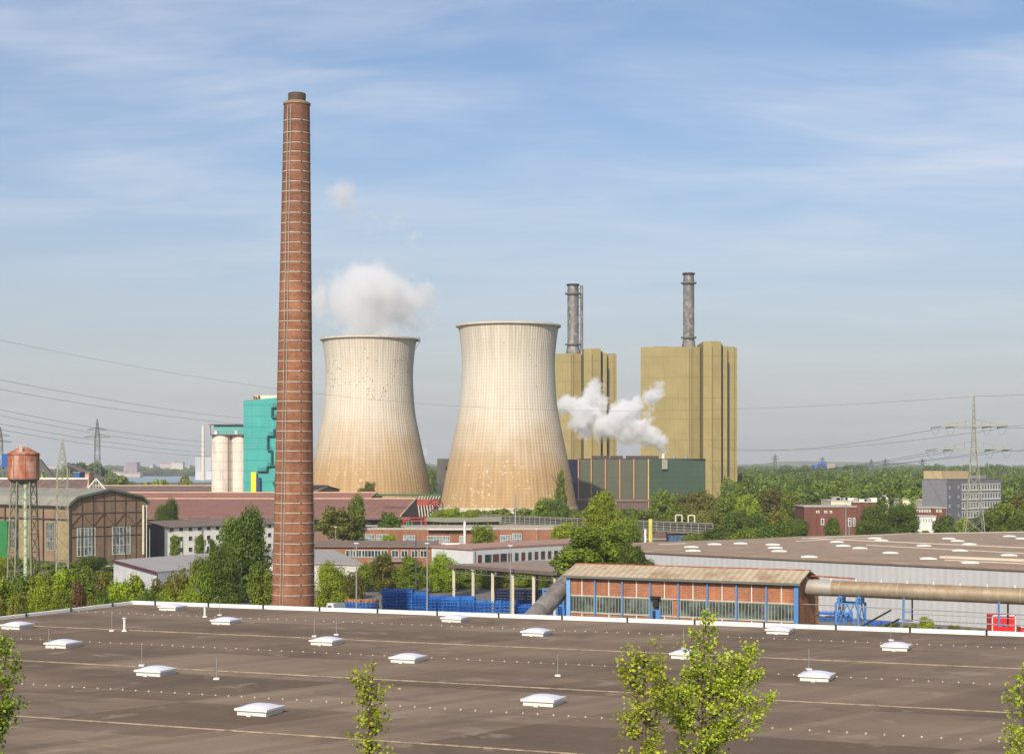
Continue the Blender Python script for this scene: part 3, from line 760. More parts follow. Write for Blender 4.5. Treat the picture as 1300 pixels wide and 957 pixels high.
def tpp(px, py): return P(px, py, YT-.7)
for pts in ([(352, 517), (345.5, 517), (345.5, 530), (352, 530)], [(352, 545), (348, 545), (348, 553), (340, 553), (340, 571.5), (345, 571.5), (345, 591), (352, 591)], [(346, 591), (339, 592), (339, 598), (327, 598)], [(352, 610), (347, 612), (349, 617)]):
    q = [tpp(*p) for p in pts]
    o = MB().path(q, .38, 6).build('escape_stair', tp, te)
    mb = MB()
    for a, b in zip(q, q[1:]):
        if abs(a.z-b.z) < .8: mb.bar(a+Vector((0,0,1.3)), b+Vector((0,0,1.3)), .12); mb.bar(a, a+Vector((0,0,1.3)), .12)
    if mb.v: mb.build('railing', tp, o)
MB().box(X(319.5, YT), X(326, YT), YT-1.6, YT-.02, 0, H-7.2*m).build('yellow_shaft', M['yellow'], te)
MB().box(X(326.5, YT), X(331, YT), YT-1.5, YT-.02, 0, H-14*m).build('blue_hopper', plain('dark_blue_hopper', (.02, .06, .16)), te)
si = thing('silo_gallery', 'turquoise conveyor gallery on top of the two whitish silos', 'gallery', (X(288, YT), YT+4, H+40*m))
MB().box(X(268.5, YT), X(309, YT)-.05, YT+5, YT+12, H+41*m, H+53*m).build('cladding', ribbed('grey_teal_cladding', (.11, .36, .33), pitch=.8, along='z', depth=.1), si)
MB().box(X(264, YT), X(309, YT)-.05, YT+4, YT+13, H+53*m, H+54.2*m).build('roof', M['pylondark'], si)
MB().box(X(267, YT), X(309, YT)-.05, YT-1, YT+13, H+39.6*m, H+41*m).build('platform', M['pylondark'], si)
mb = MB()
for px in (268, 278, 288, 298, 307): mb.bar(P(px, 551, YT-.8), P(px, 547.5, YT-.8), .1)
mb.bar(P(267, 547.5, YT-.8), P(308, 547.5, YT-.8), .1); mb.bar(P(267.5, 552, YT+4), P(267.5, 538, YT+4), .25); mb.bar(P(264.5, 538, YT+4), P(268, 543, YT+4), .2); mb.build('railing', M['pylondark'], si)
for px in (274.5, 300): MB().tube(P(px, 551, YT), P(px, 546.5, YT), .8, 12).build('filter_pot', M['white'], si)
silm = plain('silo_whitewash', (.64, .585, .50), .85, var=.12, scale=.3, streak=.45)
for px, wv, yo, lb in ((279.8, 26, 3, 'whitish concrete silo standing at the free end beside the thin far chimney'), (302.5, 21.5, 3, 'whitish concrete silo touching the turquoise building')):
    s = thing('silo', lb, 'silo', (X(px, YT), YT+yo, 0), 'concrete silos'); rr = wv/2*m
    MB().lathe([(rr, 0), (rr, H+39.5*m)], (X(px, YT), YT+yo, 0), 40, True).build('shell', silm, s)
    mb = MB()
    for i in range(9): z = 4+i*3.3; mb.lathe([(rr, z), (rr+.05, z), (rr+.05, z+.12), (rr, z+.12)], (X(px, YT), YT+yo, 0), 36)
    mb.build('hoops', plain('pale_hoop', (.42, .34, .28)), s)
MB().tube((X(291.2, YT), YT-1.5, 0), (X(291.2, YT), YT-1.5, H+38*m), .16, 8).build('downpipe', M['bark'], s)

# ================================================================ LONG BROWN HALLS
M['redroof'] = ribbed('rust_red_roof_sheets', (.235, .105, .078), pitch=2.4, depth=.16, c2=(.26, .135, .10), rough=.8, streak=.15)
M['redroof2'] = ribbed('pinkish_roof_sheets', (.30, .13, .095), pitch=2.4, depth=.10, rough=.8, streak=.12)
M['brownroof'] = ribbed('grey_brown_roof_sheets', (.165, .105, .085), pitch=2.0, depth=.2, c2=(.21, .15, .125), rough=.85, streak=.15)
def long_hall(label, pxl, pxr, Yr, yr, Ye, ye, mat, trim, ridge2=None):
    zr = H-(yr-HY)/FPX*Yr; ze = H-(ye-HY)/FPX*Ye
    x0, x1 = X(pxl, Yr), X(pxr, Yr); r = thing('long_hall', label, 'factory hall', ((x0+x1)/2, Ye, 0), 'long brown factory halls')
    db = (Yr-Ye)
    MB().hexa([(x0,Ye,ze-.3),(x1,Ye,ze-.3),(x1,Yr,zr-.3),(x0,Yr,zr-.3),(x0,Ye,ze),(x1,Ye,ze),(x1,Yr,zr),(x0,Yr,zr)]).build('roof_slope', mat, r)
    MB().hexa([(x0,Yr,zr-.3),(x1,Yr,zr-.3),(x1,Yr+db,ze-.3),(x0,Yr+db,ze-.3),(x0,Yr,zr),(x1,Yr,zr),(x1,Yr+db,ze),(x0,Yr+db,ze)]).build('roof_slope', mat, r)
    wv = MB(); a, b = x0+.5, x1-.5; y0, y1 = Ye+.6, Yr+db-.6
    wv.add([(a,y0,0),(b,y0,0),(b,y1,0),(a,y1,0),(a,y0,ze-.3),(b,y0,ze-.3),(b,y1,ze-.3),(a,y1,ze-.3),(a,Yr,zr-.35),(b,Yr,zr-.35)],
           [(0,1,5,4),(2,3,7,6),(1,2,6,9,5),(3,0,4,8,7)])
    wv.build('wall', plain('dark_hall_wall', (.22, .135, .10), var=.3, streak=.4), r)
    MB().bar((x0,Yr,zr+.1),(x1,Yr,zr+.1), .5, .45).build('ridge_cap', trim, r)
    MB().bar((x1,Ye,ze+.05),(x1,Yr,zr+.05), .35, .4).build('verge', trim, r)
    return r, x0, x1, zr, ze
cr_tr = plain('cream_ridge_cap', (.50, .36, .24), var=.2)
long_hall('backmost long hall of dull brown roof in front of the silos', 120, 417, 645, 616.5, 600, 625, M['brownroof'], cr_tr)
long_hall('middle long hall, pale reddish roof strip ending before the cooling tower', 150, 478, 590, 625.3, 558, 633, M['redroof2'], cr_tr)
lh, lx0, lx1, lzr, lze = long_hall('front long hall with the broad rusty roof reaching towards the cooling towers', 165, 528, 545, 633.2, 470, 655, M['redroof'], cr_tr)
mb = MB().hexa([(lx0,466,lze-.9),(lx1+3,466,lze-.9),(lx1+3,470.6,lze-.55),(lx0,470.6,lze-.55),(lx0,466,lze-.6),(lx1+3,466,lze-.6),(lx1+3,470.6,lze-.25),(lx0,470.6,lze-.25)]); mb.build('canopy', M['brownroof'], lh)
for i in range(26):
    x = lx0+8+i*4.4
    if x < lx1-2:
        f = MB().box(x, x+3.2, 470.2, 470.5, 4.2, 6.6).build('window', M['pylondark'], lh); MB().box(x+.2, x+3.0, 470.08, 470.18, 4.4, 6.4).build('pane', M['glassgrey'], f)
# red and white trestle next to it
tr_ = thing('conveyor_trestle', 'rusty red and white conveyor trestle at the end of the long halls', 'trestle', (X(550, 500), 500, 0))
zg = H-(628-HY)/FPX*500
MB().box(X(478, 500), X(560, 500), 498, 501, zg-.3, zg+.25).build('deck', plain('green_deck', (.05, .12, .05)), tr_)
MB().box(X(530, 500), X(557, 500), 497.6, 501.2, zg-3.2, zg-1.4).build('box_girder', plain('dull_red_girder', (.33, .07, .05), var=.3), tr_)
mb = MB()
for i in range(8):
    x = X(531+i*3.6, 497.4); mb.bar((x, 497.4, zg-1.4), (x+.5, 497.4, zg-.3), .2); mb.bar((x, 497.4, zg-3.1), (x+.45, 497.4, zg-6.5), .25)
mb.build('lattice', M['cream'], tr_)
for px in (535, 545, 556): MB().bar((X(px, 499), 499, 0), (X(px, 499), 499, zg-3.2), .5).build('leg', M['pylondark'], tr_)
wh = MB().lathe([(2.1, -.3), (2.4, -.3), (2.4, .3), (2.1, .3), (2.1, -.3)], (0,0,0), 24)
for i in range(8): a = i*math.pi/4; wh.bar((0,0,0), (2.1*math.cos(a), 2.1*math.sin(a), 0), .2)
q = P(553, 643.5, 494)
for i, v in enumerate(wh.v): wh.v[i] = Vector((v.x, v.z, v.y))+q
wh.build('cable_wheel', plain('dark_maroon_wheel', (.10, .02, .03)), tr_)
rf = thing('pipe_rack', 'bright red pipe frame with green posts below the long halls', 'pipe frame', (X(526, 440), 440, 0))
mb = MB().bar(P(511, 657.5, 440), P(541, 657, 440), .24).bar(P(511, 661, 440), P(541, 661, 440), .25)
for px in (512, 540): mb.bar(P(px, 657, 440), (X(px, 440), 440, 0), .3)
mb.build('frame', plain('dull_red_pipe', (.38, .035, .03), var=.2), rf); mb = MB()
for px in (516, 518.5, 523): mb.bar(P(px, 662, 440), (X(px, 440), 440, 0), .3)
mb.build('post', plain('green_post', (.05, .25, .08)), rf)

# ================================================================ OLD ARCHED HALL (left)
A = Vector((X(89.5, 380), 380, 0)); B = A+Vector((.637, .771, 0))*21.5; S = A+Vector((-.771, .637, 0))*62; T2 = S+(B-A)
oh = thing('old_steel_hall', 'old brown hall with steel framed gable, two tall windows and shallow arched roof', 'factory hall', (A.x, A.y, 0))
fg = Fac(A, B); fs_ = Fac(S, A)
z_e, z_s, z_p = H-46.5*380/FPX, H-40*381/FPX, H-29.5*388/FPX
L = fg.L; prof = [(0, 0), (L, 0), (L, z_e-.4), (L*.94, z_s-.9), (L*.5, z_p), (L*.06, z_s), (0, z_e)]
prof = [(0, 0), (L, 0), (L, z_e), (L*.93, z_s), (L*.5, z_p), (L*.07, z_s), (0, z_e)]
M['gable'] = brick('brown_gable_brick', (.26, .18, .125), (.215, .145, .10), (.25, .17, .11), scale=.9, rot=fg.ang(), patch=.25)
mb = MB(); n = len(prof); back = [fg.pt(a, z)+(S-A) for a, z in prof]; frnt = [fg.pt(a, z) for a, z in prof]
mb.add(frnt+back, [tuple(range(n)), tuple(reversed(range(n, 2*n)))]+[(i, (i+1) % n, n+(i+1) % n, n+i) for i in (0, 1)])
mb.build('wall', M['gable'], oh)
sw = MB(); fs_.box(sw, 0, fs_.L, 0, z_e-.05, -.25, .02); sw.build('side_wall', M['gable'], oh)
ro = MB(); pr = [(-.6, z_e-.5), (-.35, z_e+.05), (L*.07, z_s+.25), (L*.5, z_p+.25), (L*.93, z_s+.25), (L+.35, z_e+.05), (L+.6, z_e-.5)]
off = (S-A)
for i in range(len(pr)-1):
    a, b = pr[i], pr[i+1]; q = lambda a_, z_, k: fg.pt(a_, z_, .5)*1.0+off*k
    ro.hexa([q(a[0],a[1]-.22,0), q(b[0],b[1]-.22,0), q(b[0],b[1]-.22,1), q(a[0],a[1]-.22,1), q(*a,0), q(*b,0), q(*b,1), q(*a,1)])
ro.build('roof', plain('grey_green_roof', (.24, .23, .19), .85, var=.2, scale=.15, c2=(.17, .16, .16)), oh)
vg = MB()
for i in range(len(pr)-1): vg.bar(fg.pt(pr[i][0], pr[i][1]-.15, .55), fg.pt(pr[i+1][0], pr[i+1][1]-.15, .55), .25, .5)
vg.build('verge', plain('grey_green_trim', (.11, .14, .11)), oh)
st = MB()
for i in range(8):
    a = L*i/7; zt_ = z_e if i in (0, 7) else z_s+(z_p-z_s)*(1-abs(a-L/2)/(L*.43)); fg.box(st, a-.06, a+.06, 0, zt_-.3, .02, .17)
for z in (z_e-5.6, z_e-2.4, z_e+.4, 5.8): fg.box(st, .1, L-.1, z-.06, z+.06, .03, .14)
for i in range(7):
    a, b = L*i/7, L*(i+1)/7; z0, z1 = z_e-5.5, z_e-2.5
    if i % 2: a, b = b, a
    st.bar(fg.pt(a, z0, .1), fg.pt(b, z1, .1), .09)
st.build('steel_frame', plain('dark_rusty_frame', (.10, .06, .04)), oh)
for a0, a1 in ((1.75, 6.9), (11.6, 16.9)):
    fg.window(oh, a0, a1, 1.2, 7.9, plain('cream_frame', (.60, .58, .48)), M['glassgrey'], 4, 2, .22)
MB().tube(fg.pt(L-1.2, 1, .5), fg.pt(L-1.2, z_e-.8, .5), .28, 10).build('downpipe', M['cream'], oh)
MB().tube(fg.pt(L-.2, 0, .4), fg.pt(L-.2, z_e-.8, .4), .16, 8).build('downpipe', M['cream'], oh)
sf = MB()
for i in range(13):
    a = fs_.L*i/12; fs_.box(sf, a-.13, a+.13, 0, z_e-.1, .03, .3)
for z in (z_e-3.8, z_e-1.2): fs_.box(sf, .1, fs_.L-.1, z-.15, z+.15, .04, .26)
sf.build('side_frame', plain('dark_frame', (.05, .04, .035)), oh)
for i in range(12):
    a = fs_.L*i/12
    if i % 3 == 1: fs_.window(oh, a+.8, a+4.2, 2.5, z_e-4.4, plain('pale_frame', (.35, .32, .22)), M['glassgrey'], 3, 2, .15)
    elif i % 3 == 2: sfm = MB(); fs_.box(sfm, a+.5, a+4.7, .5, z_e-4.4, .02, .1); sfm.build('sheet_panel', plain('ochre_sheet', (.32, .24, .12), var=.3), oh)
sfm = MB(); fs_.box(sfm, fs_.L-36, fs_.L-24.4, 0, 9.0, .3, .6); sfm.build('green_gate', plain('green_gate_paint', (.03, .19, .06)), oh)
# hall behind with white truss gable end
h2 = thing('grey_roof_hall', 'hall with dull brown roof and white trussed skylight gable behind the old steel hall', 'factory hall', (X(40, 470), 470, 0))
m = 470/FPX; zr_, ze_ = H-16*m, H-35*m
x0, x1 = X(-60, 470), X(112, 470)
MB().hexa([(x0,450,ze_-.3),(x1+4,450,ze_-.3),(x1,470,zr_-.3),(x0,470,zr_-.3),(x0,450,ze_),(x1+4,450,ze_),(x1,470,zr_),(x0,470,zr_)]).build('roof', M['brownroof'], h2)
MB().box(x0, x1+3.5, 451, 485, 0, ze_-.4).build('wall', plain('brown_wall', (.2, .13, .09), var=.3), h2)
MB().bar((x0,470,zr_+.15),(x1,470,zr_+.15), .5, .5).build('ridge_cap', M['white'], h2)
mb = MB(); pk = P(122, 607.5, 448); lo = P(109.5, 622, 448); hi = P(134, 621, 448)
mb.bar(pk, lo, .3).bar(pk, hi, .3).bar(lo, hi, .25)
for k in (.2, .35, .5, .65, .8):
    q = lo.lerp(hi, k); tpz = pk.lerp(lo, 1-2*k) if k < .5 else pk.lerp(hi, 2*k-1); mb.bar(q, tpz, .12)
mb.bar(pk, pk+Vector((0, 22, 0)), .3)
mb.build('truss', M['white'], h2)
h3 = thing('lean_to_hall', 'low lean-to with dark blue and brown roof sheets between old hall and water tank', 'shed', (X(20, 430), 430, 0))
m = 430/FPX
MB().hexa([(X(-80,430),420,H-42*m),(X(100,430),420,H-42*m),(X(100,430),432,H-32*m),(X(-80,430),432,H-32*m),(X(-80,430),420,H-41*m),(X(100,430),420,H-41*m),(X(100,430),432,H-31*m),(X(-80,430),432,H-31*m)]).build('roof', plain('pinkish_brown_roof', (.22, .16, .13), c2=(.17,.13,.12)), h3)
MB().box(X(-80,430), X(98,430), 421, 431.8, 0, H-42.3*m).build('wall', plain('dark_wall', (.12, .09, .07)), h3)

# ================================================================ WATER TANK
YW = 300; m = YW/FPX; tx = X(30, YW)
wt = thing('water_tank', 'rusty red and white round water tank on tall lattice legs', 'water tank', (tx, YW, 0))
def wz(py): return H-(py-HY)*m
tt = NT('rusted_tank_paint'); v = tt.coord(); x, y, z = tt.sep(v); an_ = tt.math('ARCTAN2', y, x)
n = tt.noise(tt.mapping(v, (.5, .5, .22)), 1, 6, .72); n2 = tt.noise(tt.mapping(v, (1.2, 1.2, .12)), 1, 4, .6)
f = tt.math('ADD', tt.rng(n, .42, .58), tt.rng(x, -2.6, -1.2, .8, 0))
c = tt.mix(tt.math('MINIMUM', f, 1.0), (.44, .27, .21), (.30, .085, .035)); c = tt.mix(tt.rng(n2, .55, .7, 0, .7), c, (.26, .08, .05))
c = tt.mix(tt.math('MULTIPLY', tt.math('LESS_THAN', tt.math('FRACT', tt.math('MULTIPLY', z, 1/1.1)), .07), .5), c, (.15, .06, .05))
tt.color(c); tt.bump(n, .3, .05); tt.set(.75)
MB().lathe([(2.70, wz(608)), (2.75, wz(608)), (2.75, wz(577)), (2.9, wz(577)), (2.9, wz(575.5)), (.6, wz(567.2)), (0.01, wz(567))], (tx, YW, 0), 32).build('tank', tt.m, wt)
MB().lathe([(2.75, wz(608)), (2.3, wz(611.5)), (1.6, wz(613.5)), (.4, wz(615))], (tx, YW, 0), 32).build('bottom', M['pylondark'], wt)
mb = MB()
for i in range(8): a = i*math.pi/4+.39; mb.bar((tx+2.76*math.cos(a), YW+2.76*math.sin(a), wz(608)), (tx+2.76*math.cos(a), YW+2.76*math.sin(a), wz(577)), .08)
mb.build('staves', M['rust'], wt)
mb = MB()
for i in range(5): a = i*math.pi/5*2; mb.bar((tx+1.2*math.cos(a)-.3, YW+1.2*math.sin(a), wz(570)), (tx+1.2*math.cos(a)-.3, YW+1.2*math.sin(a), wz(563.5)), .05)
mb.bar((tx-1.6, YW-1, wz(564)), (tx+1.0, YW-1, wz(564)), .06); mb.bar((tx-1.6, YW-1, wz(566)), (tx+1.0, YW-1, wz(566)), .05); mb.box(tx-.1, tx+.5, YW-2.4, YW-1.8, wz(577), wz(567.5)); mb.build('hatch_and_rail', plain('whitish_rust', (.5, .35, .3), var=.3), wt)
legm = plain('greenish_leg_steel', (.20, .21, .14), .6, var=.35, scale=2)
legs = []
for i in range(6):
    a = i*math.pi/3+.25; p = Vector((tx+2.9*math.cos(a), YW+2.9*math.sin(a), 0)); q = Vector((tx+2.2*math.cos(a), YW+2.2*math.sin(a), wz(610)))
    MB().bar(p, q, .22).build('leg', legm, wt); legs.append((p, q))
mb = MB()
for j in range(6):
    z0, z1 = j/6, (j+1)/6
    for i in range(6):
        a, b = legs[i], legs[(i+1) % 6]
        mb.bar(a[0].lerp(a[1], z1), b[0].lerp(b[1], z1), .1); mb.bar(a[0].lerp(a[1], z0), b[0].lerp(b[1], z1), .07); mb.bar(b[0].lerp(b[1], z0), a[0].lerp(a[1], z1), .07)
mb.build('bracing', legm, wt)
MB().tube((tx+.7, YW-1.2, 0), (tx+.7, YW-1.2, wz(612)), .34, 12).build('riser_pipe', plain('pale_green_pipe', (.42, .50, .36), var=.25, scale=1), wt)

# blue bin and conveyors behind the tank
bb = thing('blue_bin_tower', 'blue box bin on a dark frame beside the rusty water tank', 'bin tower', (X(5, 520), 520, 0))
m = 520/FPX
MB().box(X(2,520), X(14,520), 520, 525, H-1*m, H+16*m).build('bin', plain('royal_blue', (.02,.10,.35)), bb)
mb = MB().bar((X(-10,520),521,H-5*m),(X(14,520),521,H-5*m), .6)
for px in (3, 12): mb.bar((X(px,520),521,0),(X(px,520),521,H-1*m), .5)
mb.build('frame', M['pylondark'], bb)
for (a, b, lb) in (((50, 584), (68, 607), 'steep dark conveyor bridge running down beside the rusty water tank'), ((86, 589), (132, 608), 'low conveyor bridge sloping down past the narrow lattice mast')):
    p, q = P(*a, 700), P(*b, 700); c = thing('conveyor_bridge', lb, 'conveyor', (q.x, q.y, 0))
    MB().bar(p, q, 2.2, 1.4).build('gallery', plain('dark_gallery', (.10,.09,.09)), c)
    for k in (.05, .5, .95): r_ = p.lerp(q, k); MB().bar((r_.x, r_.y, 0), r_, .6).build('leg', M['pylondark'], c)
for px0, px1, y0, y1, Y, c, lb in ((94, 101, 600, 607, 640, (.02,.10,.33), 'small blue shed'), (101, 113, 601, 606, 660, (.55,.33,.2), 'small pinkish orange shed')):
    o = thing('small_shed', lb+' behind the narrow lattice mast', 'shed', (X(px0, Y), Y, 0)); m = Y/FPX
    MB().box(X(px0,Y), X(px1,Y), Y, Y+8, 0, H-(y0-HY)*m).build('wall', plain('shed_paint_%d' % px0, c), o)
    MB().box(X(px0,Y)-.3, X(px1,Y)+.3, Y-.3, Y+8.3, H-(y0-HY)*m, H-(y0-HY)*m+.3).build('roof', M['roofgrey'], o)

# ================================================================ LATTICE MASTS AND PYLONS
def lattice(mb, c, prof, w=.14, wd=.08, rot=0):
    """prof: list of (z, half width)"""
    cs = [(-1,-1),(1,-1),(1,1),(-1,1)]; cr_, sr = math.cos(rot), math.sin(rot)
    def pt(i, k): z, hw = prof[k]; x, y = cs[i][0]*hw, cs[i][1]*hw; return Vector((c[0]+x*cr_-y*sr, c[1]+x*sr+y*cr_, z))
    for k in range(len(prof)-1):
        for i in range(4):
            mb.bar(pt(i,k), pt(i,k+1), w); j = (i+1) % 4
            mb.bar(pt(i,k), pt(j,k+1), wd); mb.bar(pt(j,k), pt(i,k+1), wd)
            if k % 2 == 0: mb.bar(pt(i,k+1), pt(j,k+1), wd)
def levels(z0, z1, w0, w1, n, ratio=1.0):
    return [(z0+(z1-z0)*(1-(1-i/n)**ratio), w0+(w1-w0)*(1-(1-i/n)**ratio)) for i in range(n+1)]
def pylon(label, px, Y, yb, yt, arms, hw0, hwt, mat, wt=1.0, rot=0, name='power_pylon', group=None, arml=None, waist=None):
    x = X(px, Y); m = Y/FPX; zt = H+(HY-yt)*m
    r = thing(name, label, 'pylon', (x, Y, 0), group)
    z1 = H+(HY-(waist or arms[-1][0] if arms else yt))*m
    mb = MB()
    n1, n2 = (7, 9) if Y < 600 else (5, 5)
    zw = z1; prof = levels(0, zw, hw0, hwt, n1, 1.0)+levels(zw, zt, hwt, .12, n2, 1.0)[1:]
    lattice(mb, (x, Y), prof, .16*wt, .09*wt, rot)
    mb.build('mast', mat, r)
    cr_, sr = math.cos(rot), math.sin(rot)
    for (ya, half) in arms:
        za = H+(HY-ya)*m; a = MB(); hl = half*m
        for sgn in (-1, 1):
            tip = Vector((x+sgn*hl*cr_, Y+sgn*hl*sr, za)); hub = Vector((x, Y, za)); hb_ = Vector((x, Y, za+hl*.22))
            o = Vector((-sr, cr_, 0))*.5*wt
            a.bar(hub+o, tip, .26*wt); a.bar(hub-o, tip, .26*wt); a.bar(hb_, tip, .2*wt)
            for k in (.25, .5, .75):
                a.bar(hub.lerp(tip, k)+o*(1-k), hb_.lerp(tip, k), .07*wt); a.bar(hub.lerp(tip, k)-o*(1-k), hub.lerp(tip, k)+o*(1-k), .07*wt)
        am = a.build('crossarm', mat, r)
        if Y < 700:
            for k in (-1, -.55, .55, 1):
                p = Vector((x+k*hl*cr_, Y+k*hl*sr, za)); ins = MB()
                ins.bar(p, p+Vector((-2.6, .8, -.45)), .34)
                ins.build('insulator', M['pylondark'], am)
                lp_ = MB(); pts = [p+Vector((-2.6+2.4*u, .8-.8*u, -.45-math.sin(math.pi*u)*2.0)) for u in [i/6 for i in range(7)]]
                for a_, b_ in zip(pts, pts[1:]): lp_.bar(a_, b_, .06)
                lp_.build('jumper', M['cable'], am)
    return r
pylon('tall pale steel power pylon standing beyond the grey office block', 1236.5, 450, 690, 503, [(541, 41), (570, 47)], 2.9, .62, M['pylonsteel'], rot=R(-8), group='power pylons', arml=1)
pylon('dark power pylon behind the old hall, its two crossarms seen against grey sky', 123.5, 720, 640, 531.5, [(545.5, 13), (555, 17)], 1.5, .9, M['pylondark'], wt=1.1, group='power pylons')
pylon('half cut off power pylon at the picture edge behind the blue bin', 0.5, 720, 640, 542, [(553, 12), (561, 14)], 1.4, .8, M['pylondark'], wt=1.1, group='power pylons')
nm = thing('lattice_mast', 'narrow pale lattice mast without crossarms beside the rusty water tank', 'mast', (X(79, 330), 330, 0))
mb = MB(); m = 330/FPX; lattice(mb, (X(79,330), 330), [(0, 1.15)]+levels(3, H+(HY-600)*m, 1.1, 1.0, 7)+levels(H+(HY-600)*m, H+(HY-566)*m, 1.0, .3, 5)[1:]+levels(H+(HY-566)*m, H+(HY-556)*m, .3, .06, 2)[1:], .13, .07, R(20)); mb.build('mast', M['pylonsteel'], nm)
FAR = [(984, 576, 5), (1044, 579, 5), (1124, 581, 5), (1106, 582, 4), (1171, 581, 5), (1253, 586, 4), (1272, 584, 4), (1200+62, 588, 3)]
for i, (px, yt, hw) in enumerate(FAR[:6]):
    pylon('tiny hazy pylon on the wooded horizon, '+ORD[i]+' beyond the end of the olive boiler house', px, 2600, 600, yt, [(yt+3.5, hw*.7), (yt+7, hw)], 4.5, 1.6, M['pylondark'], wt=4.5, name='far_pylon', group='tiny pylons on the horizon')

# cables
def cable(label, pts, rad=.05, sag=None):
    """pts: three points (start, lowest part, end) joined by one smooth hanging curve"""
    a, b, c = [Vector(p) for p in pts]; mb = MB(); n = 40; prev = None
    ctrl = (b-a*.25-c*.25)*2
    for i in range(n+1):
        u = i/n; p = a*(1-u)**2+ctrl*2*u*(1-u)+c*u*u
        if prev is not None: mb.tube(prev, p, rad, 5, caps=False)
        prev = p
    o = mb.build('power_cable', M['cable'], None)
    return tag(o, label, 'power cable', 'power cables across the sky')
EX = [(-60, 419, 430), (-60, 470, 430), (-60, 482, 430), (-60, 506, 430), (-60, 517, 430), (-60, 525, 430), (-60, 535, 430)]
topp = Vector((X(1236.5, 450), 450, H+(HY-503)*450/FPX))
cable('highest thin cable passing behind the brick chimney and before the cooling towers', (P(-60, 419, 470), P(560, 514, 560), P(1236.5, 503.3, 450)), .032)
ends = [(541, -41), (541, 41), (570, -47), (570, -26), (570, 26), (570, 47)]
LW = [((-60, 470), (330, 532), 'cable second from the top over the old hall, ending by the turquoise building'),
      ((-60, 483), (330, 539), 'cable third from the top over the old hall, reaching past the silo gallery'),
      ((-60, 507), (262, 560), 'upper cable of the lower pair crossing the dark pylon top'),
      ((-60, 515), (262, 566), 'lower cable of the pair crossing the dark pylon top'),
      ((-60, 526), (262, 573), 'cable running level with the lower crossarm of the dark pylon'),
      ((-60, 534), (262, 578), 'lowest cable just above the town skyline')]
for (a, b, lb) in LW:
    p0 = P(a[0], a[1], 380); p2 = P(b[0], b[1]+1, 690); mid = (p0+p2)/2-Vector((0,0,1.4)); e = P(b[0]+200, b[1]+22, 1100)
    cable(lb, (p0, mid, p2), .045)
for i, (ya, dx) in enumerate(ends):
    st_ = P(1236.5+dx*.97, ya+2.0, 450)
    en = P(900, [567.5, 566, 596, 594, 592, 590][i], 980)
    cable(['upper arm outer cable, boiler house side', 'upper arm outer cable, picture edge side', 'lower arm outer cable, boiler house side', 'lower arm inner cable, boiler house side', 'lower arm inner cable, picture edge side', 'lower arm outer cable, picture edge side'][i]+' of the tall pale pylon', (st_, (st_+en)/2-Vector((0,0,4)), en), .05)
    if dx > 0 or i == 0:
        en2 = P(1400, ya-14, 430); cable('cable from the tall pale pylon to the picture edge, '+ORD[i]+' of them', (st_, (st_+en2)/2-Vector((0,0,1)), en2), .045)
en2 = P(1420, 486, 400); cable('earth cable leaving the tip of the tall pale pylon', (topp, (topp+en2)/2-Vector((0,0,.8)), en2), .04)

# ================================================================ WHITE OFFICE HOUSE AND LOW BUILDINGS (left middle)
u45 = Vector((.64, .768, 0)); v45 = Vector((-.768, .64, 0))
a = Vector((X(209, 405), 405, 0)); b = a+u45*40; c = b+v45*12; d = a+v45*12
wh_ = thing('white_office_house', 'white three storey house with small square windows and dark grey gable end', 'house', tuple(a))
zt = H-78*405/FPX
mb = MB(); mb.add([a,b,c,d,a+Vector((0,0,zt)),b+Vector((0,0,zt)),c+Vector((0,0,zt)),d+Vector((0,0,zt)),(a+d)/2+Vector((0,0,zt+1.3)),(b+c)/2+Vector((0,0,zt+1.3))], [(0,1,5,4),(1,2,6,9,5),(2,3,7,6)]); mb.build('wall', plain('white_render', (.80,.77,.70), var=.06, streak=.1), wh_)
MB().add([d,a,a+Vector((0,0,zt)),(a+d)/2+Vector((0,0,zt+1.3)),d+Vector((0,0,zt))], [(0,1,2,3,4)]).build('gable_wall', plain('slate_grey_gable', (.12,.115,.13), var=.1), wh_)
ro = MB(); e = u45*.4; o_ = v45*.5; zz = Vector((0,0,1))
for s1, s2 in (((a-e-o_)+zz*(zt-.05), (b+e-o_)+zz*(zt-.05)), ((d-e+o_)+zz*(zt-.05), (c+e+o_)+zz*(zt-.05))):
    r1, r2 = (a+d)/2-e+zz*(zt+1.38), (b+c)/2+e+zz*(zt+1.38)
    ro.hexa([s1, s2, r2, r1, s1+zz*.2, s2+zz*.2, r2+zz*.2, r1+zz*.2])
ro.build('roof', plain('dark_brown_roof', (.16,.12,.10)), wh_)
F = Fac(a, b)
for row, z in enumerate((.5, 3.25, 6.0-.35)):
    for i in range(13): F.window(wh_, 1.5+i*2.9, 2.8+i*2.9, z+.3, z+1.5, M['frame'], M['glass'], 0, 0, .09)
MB().tube(F.pt(11.6, 0, .15), F.pt(11.6, zt-.1, .15), .1, 6).build('downpipe', M['pylondark'], wh_)
lb_ = thing('low_grey_building', 'low white building under a wide pale grey pitched roof before the white office house', 'building', (X(198, 290), 290, 0))
e1 = P(198, 725.7, 286); e2 = P(275, 720.5, 300); rg1 = P(143, 710.5, 304); rg2 = P(300, 702.5, 322)
e2.z = e1.z; rg2.z = rg1.z
dr = (e2-e1).normalized(); e2 = e1+dr*30; rg2 = rg1+dr*30
MB().hexa([e1-zz*.25, e2-zz*.25, rg2-zz*.25, rg1-zz*.25, e1, e2, rg2, rg1]).build('roof', M['roofgrey'], lb_)
MB().bar(e1-dr*.1-zz*.15, rg1-dr*.1-zz*.15, .15, .45).build('verge', plain('dark_red_verge', (.10,.03,.04)), lb_)
w1 = MB(); i1, i2 = e1+dr*.25, rg1+dr*.25
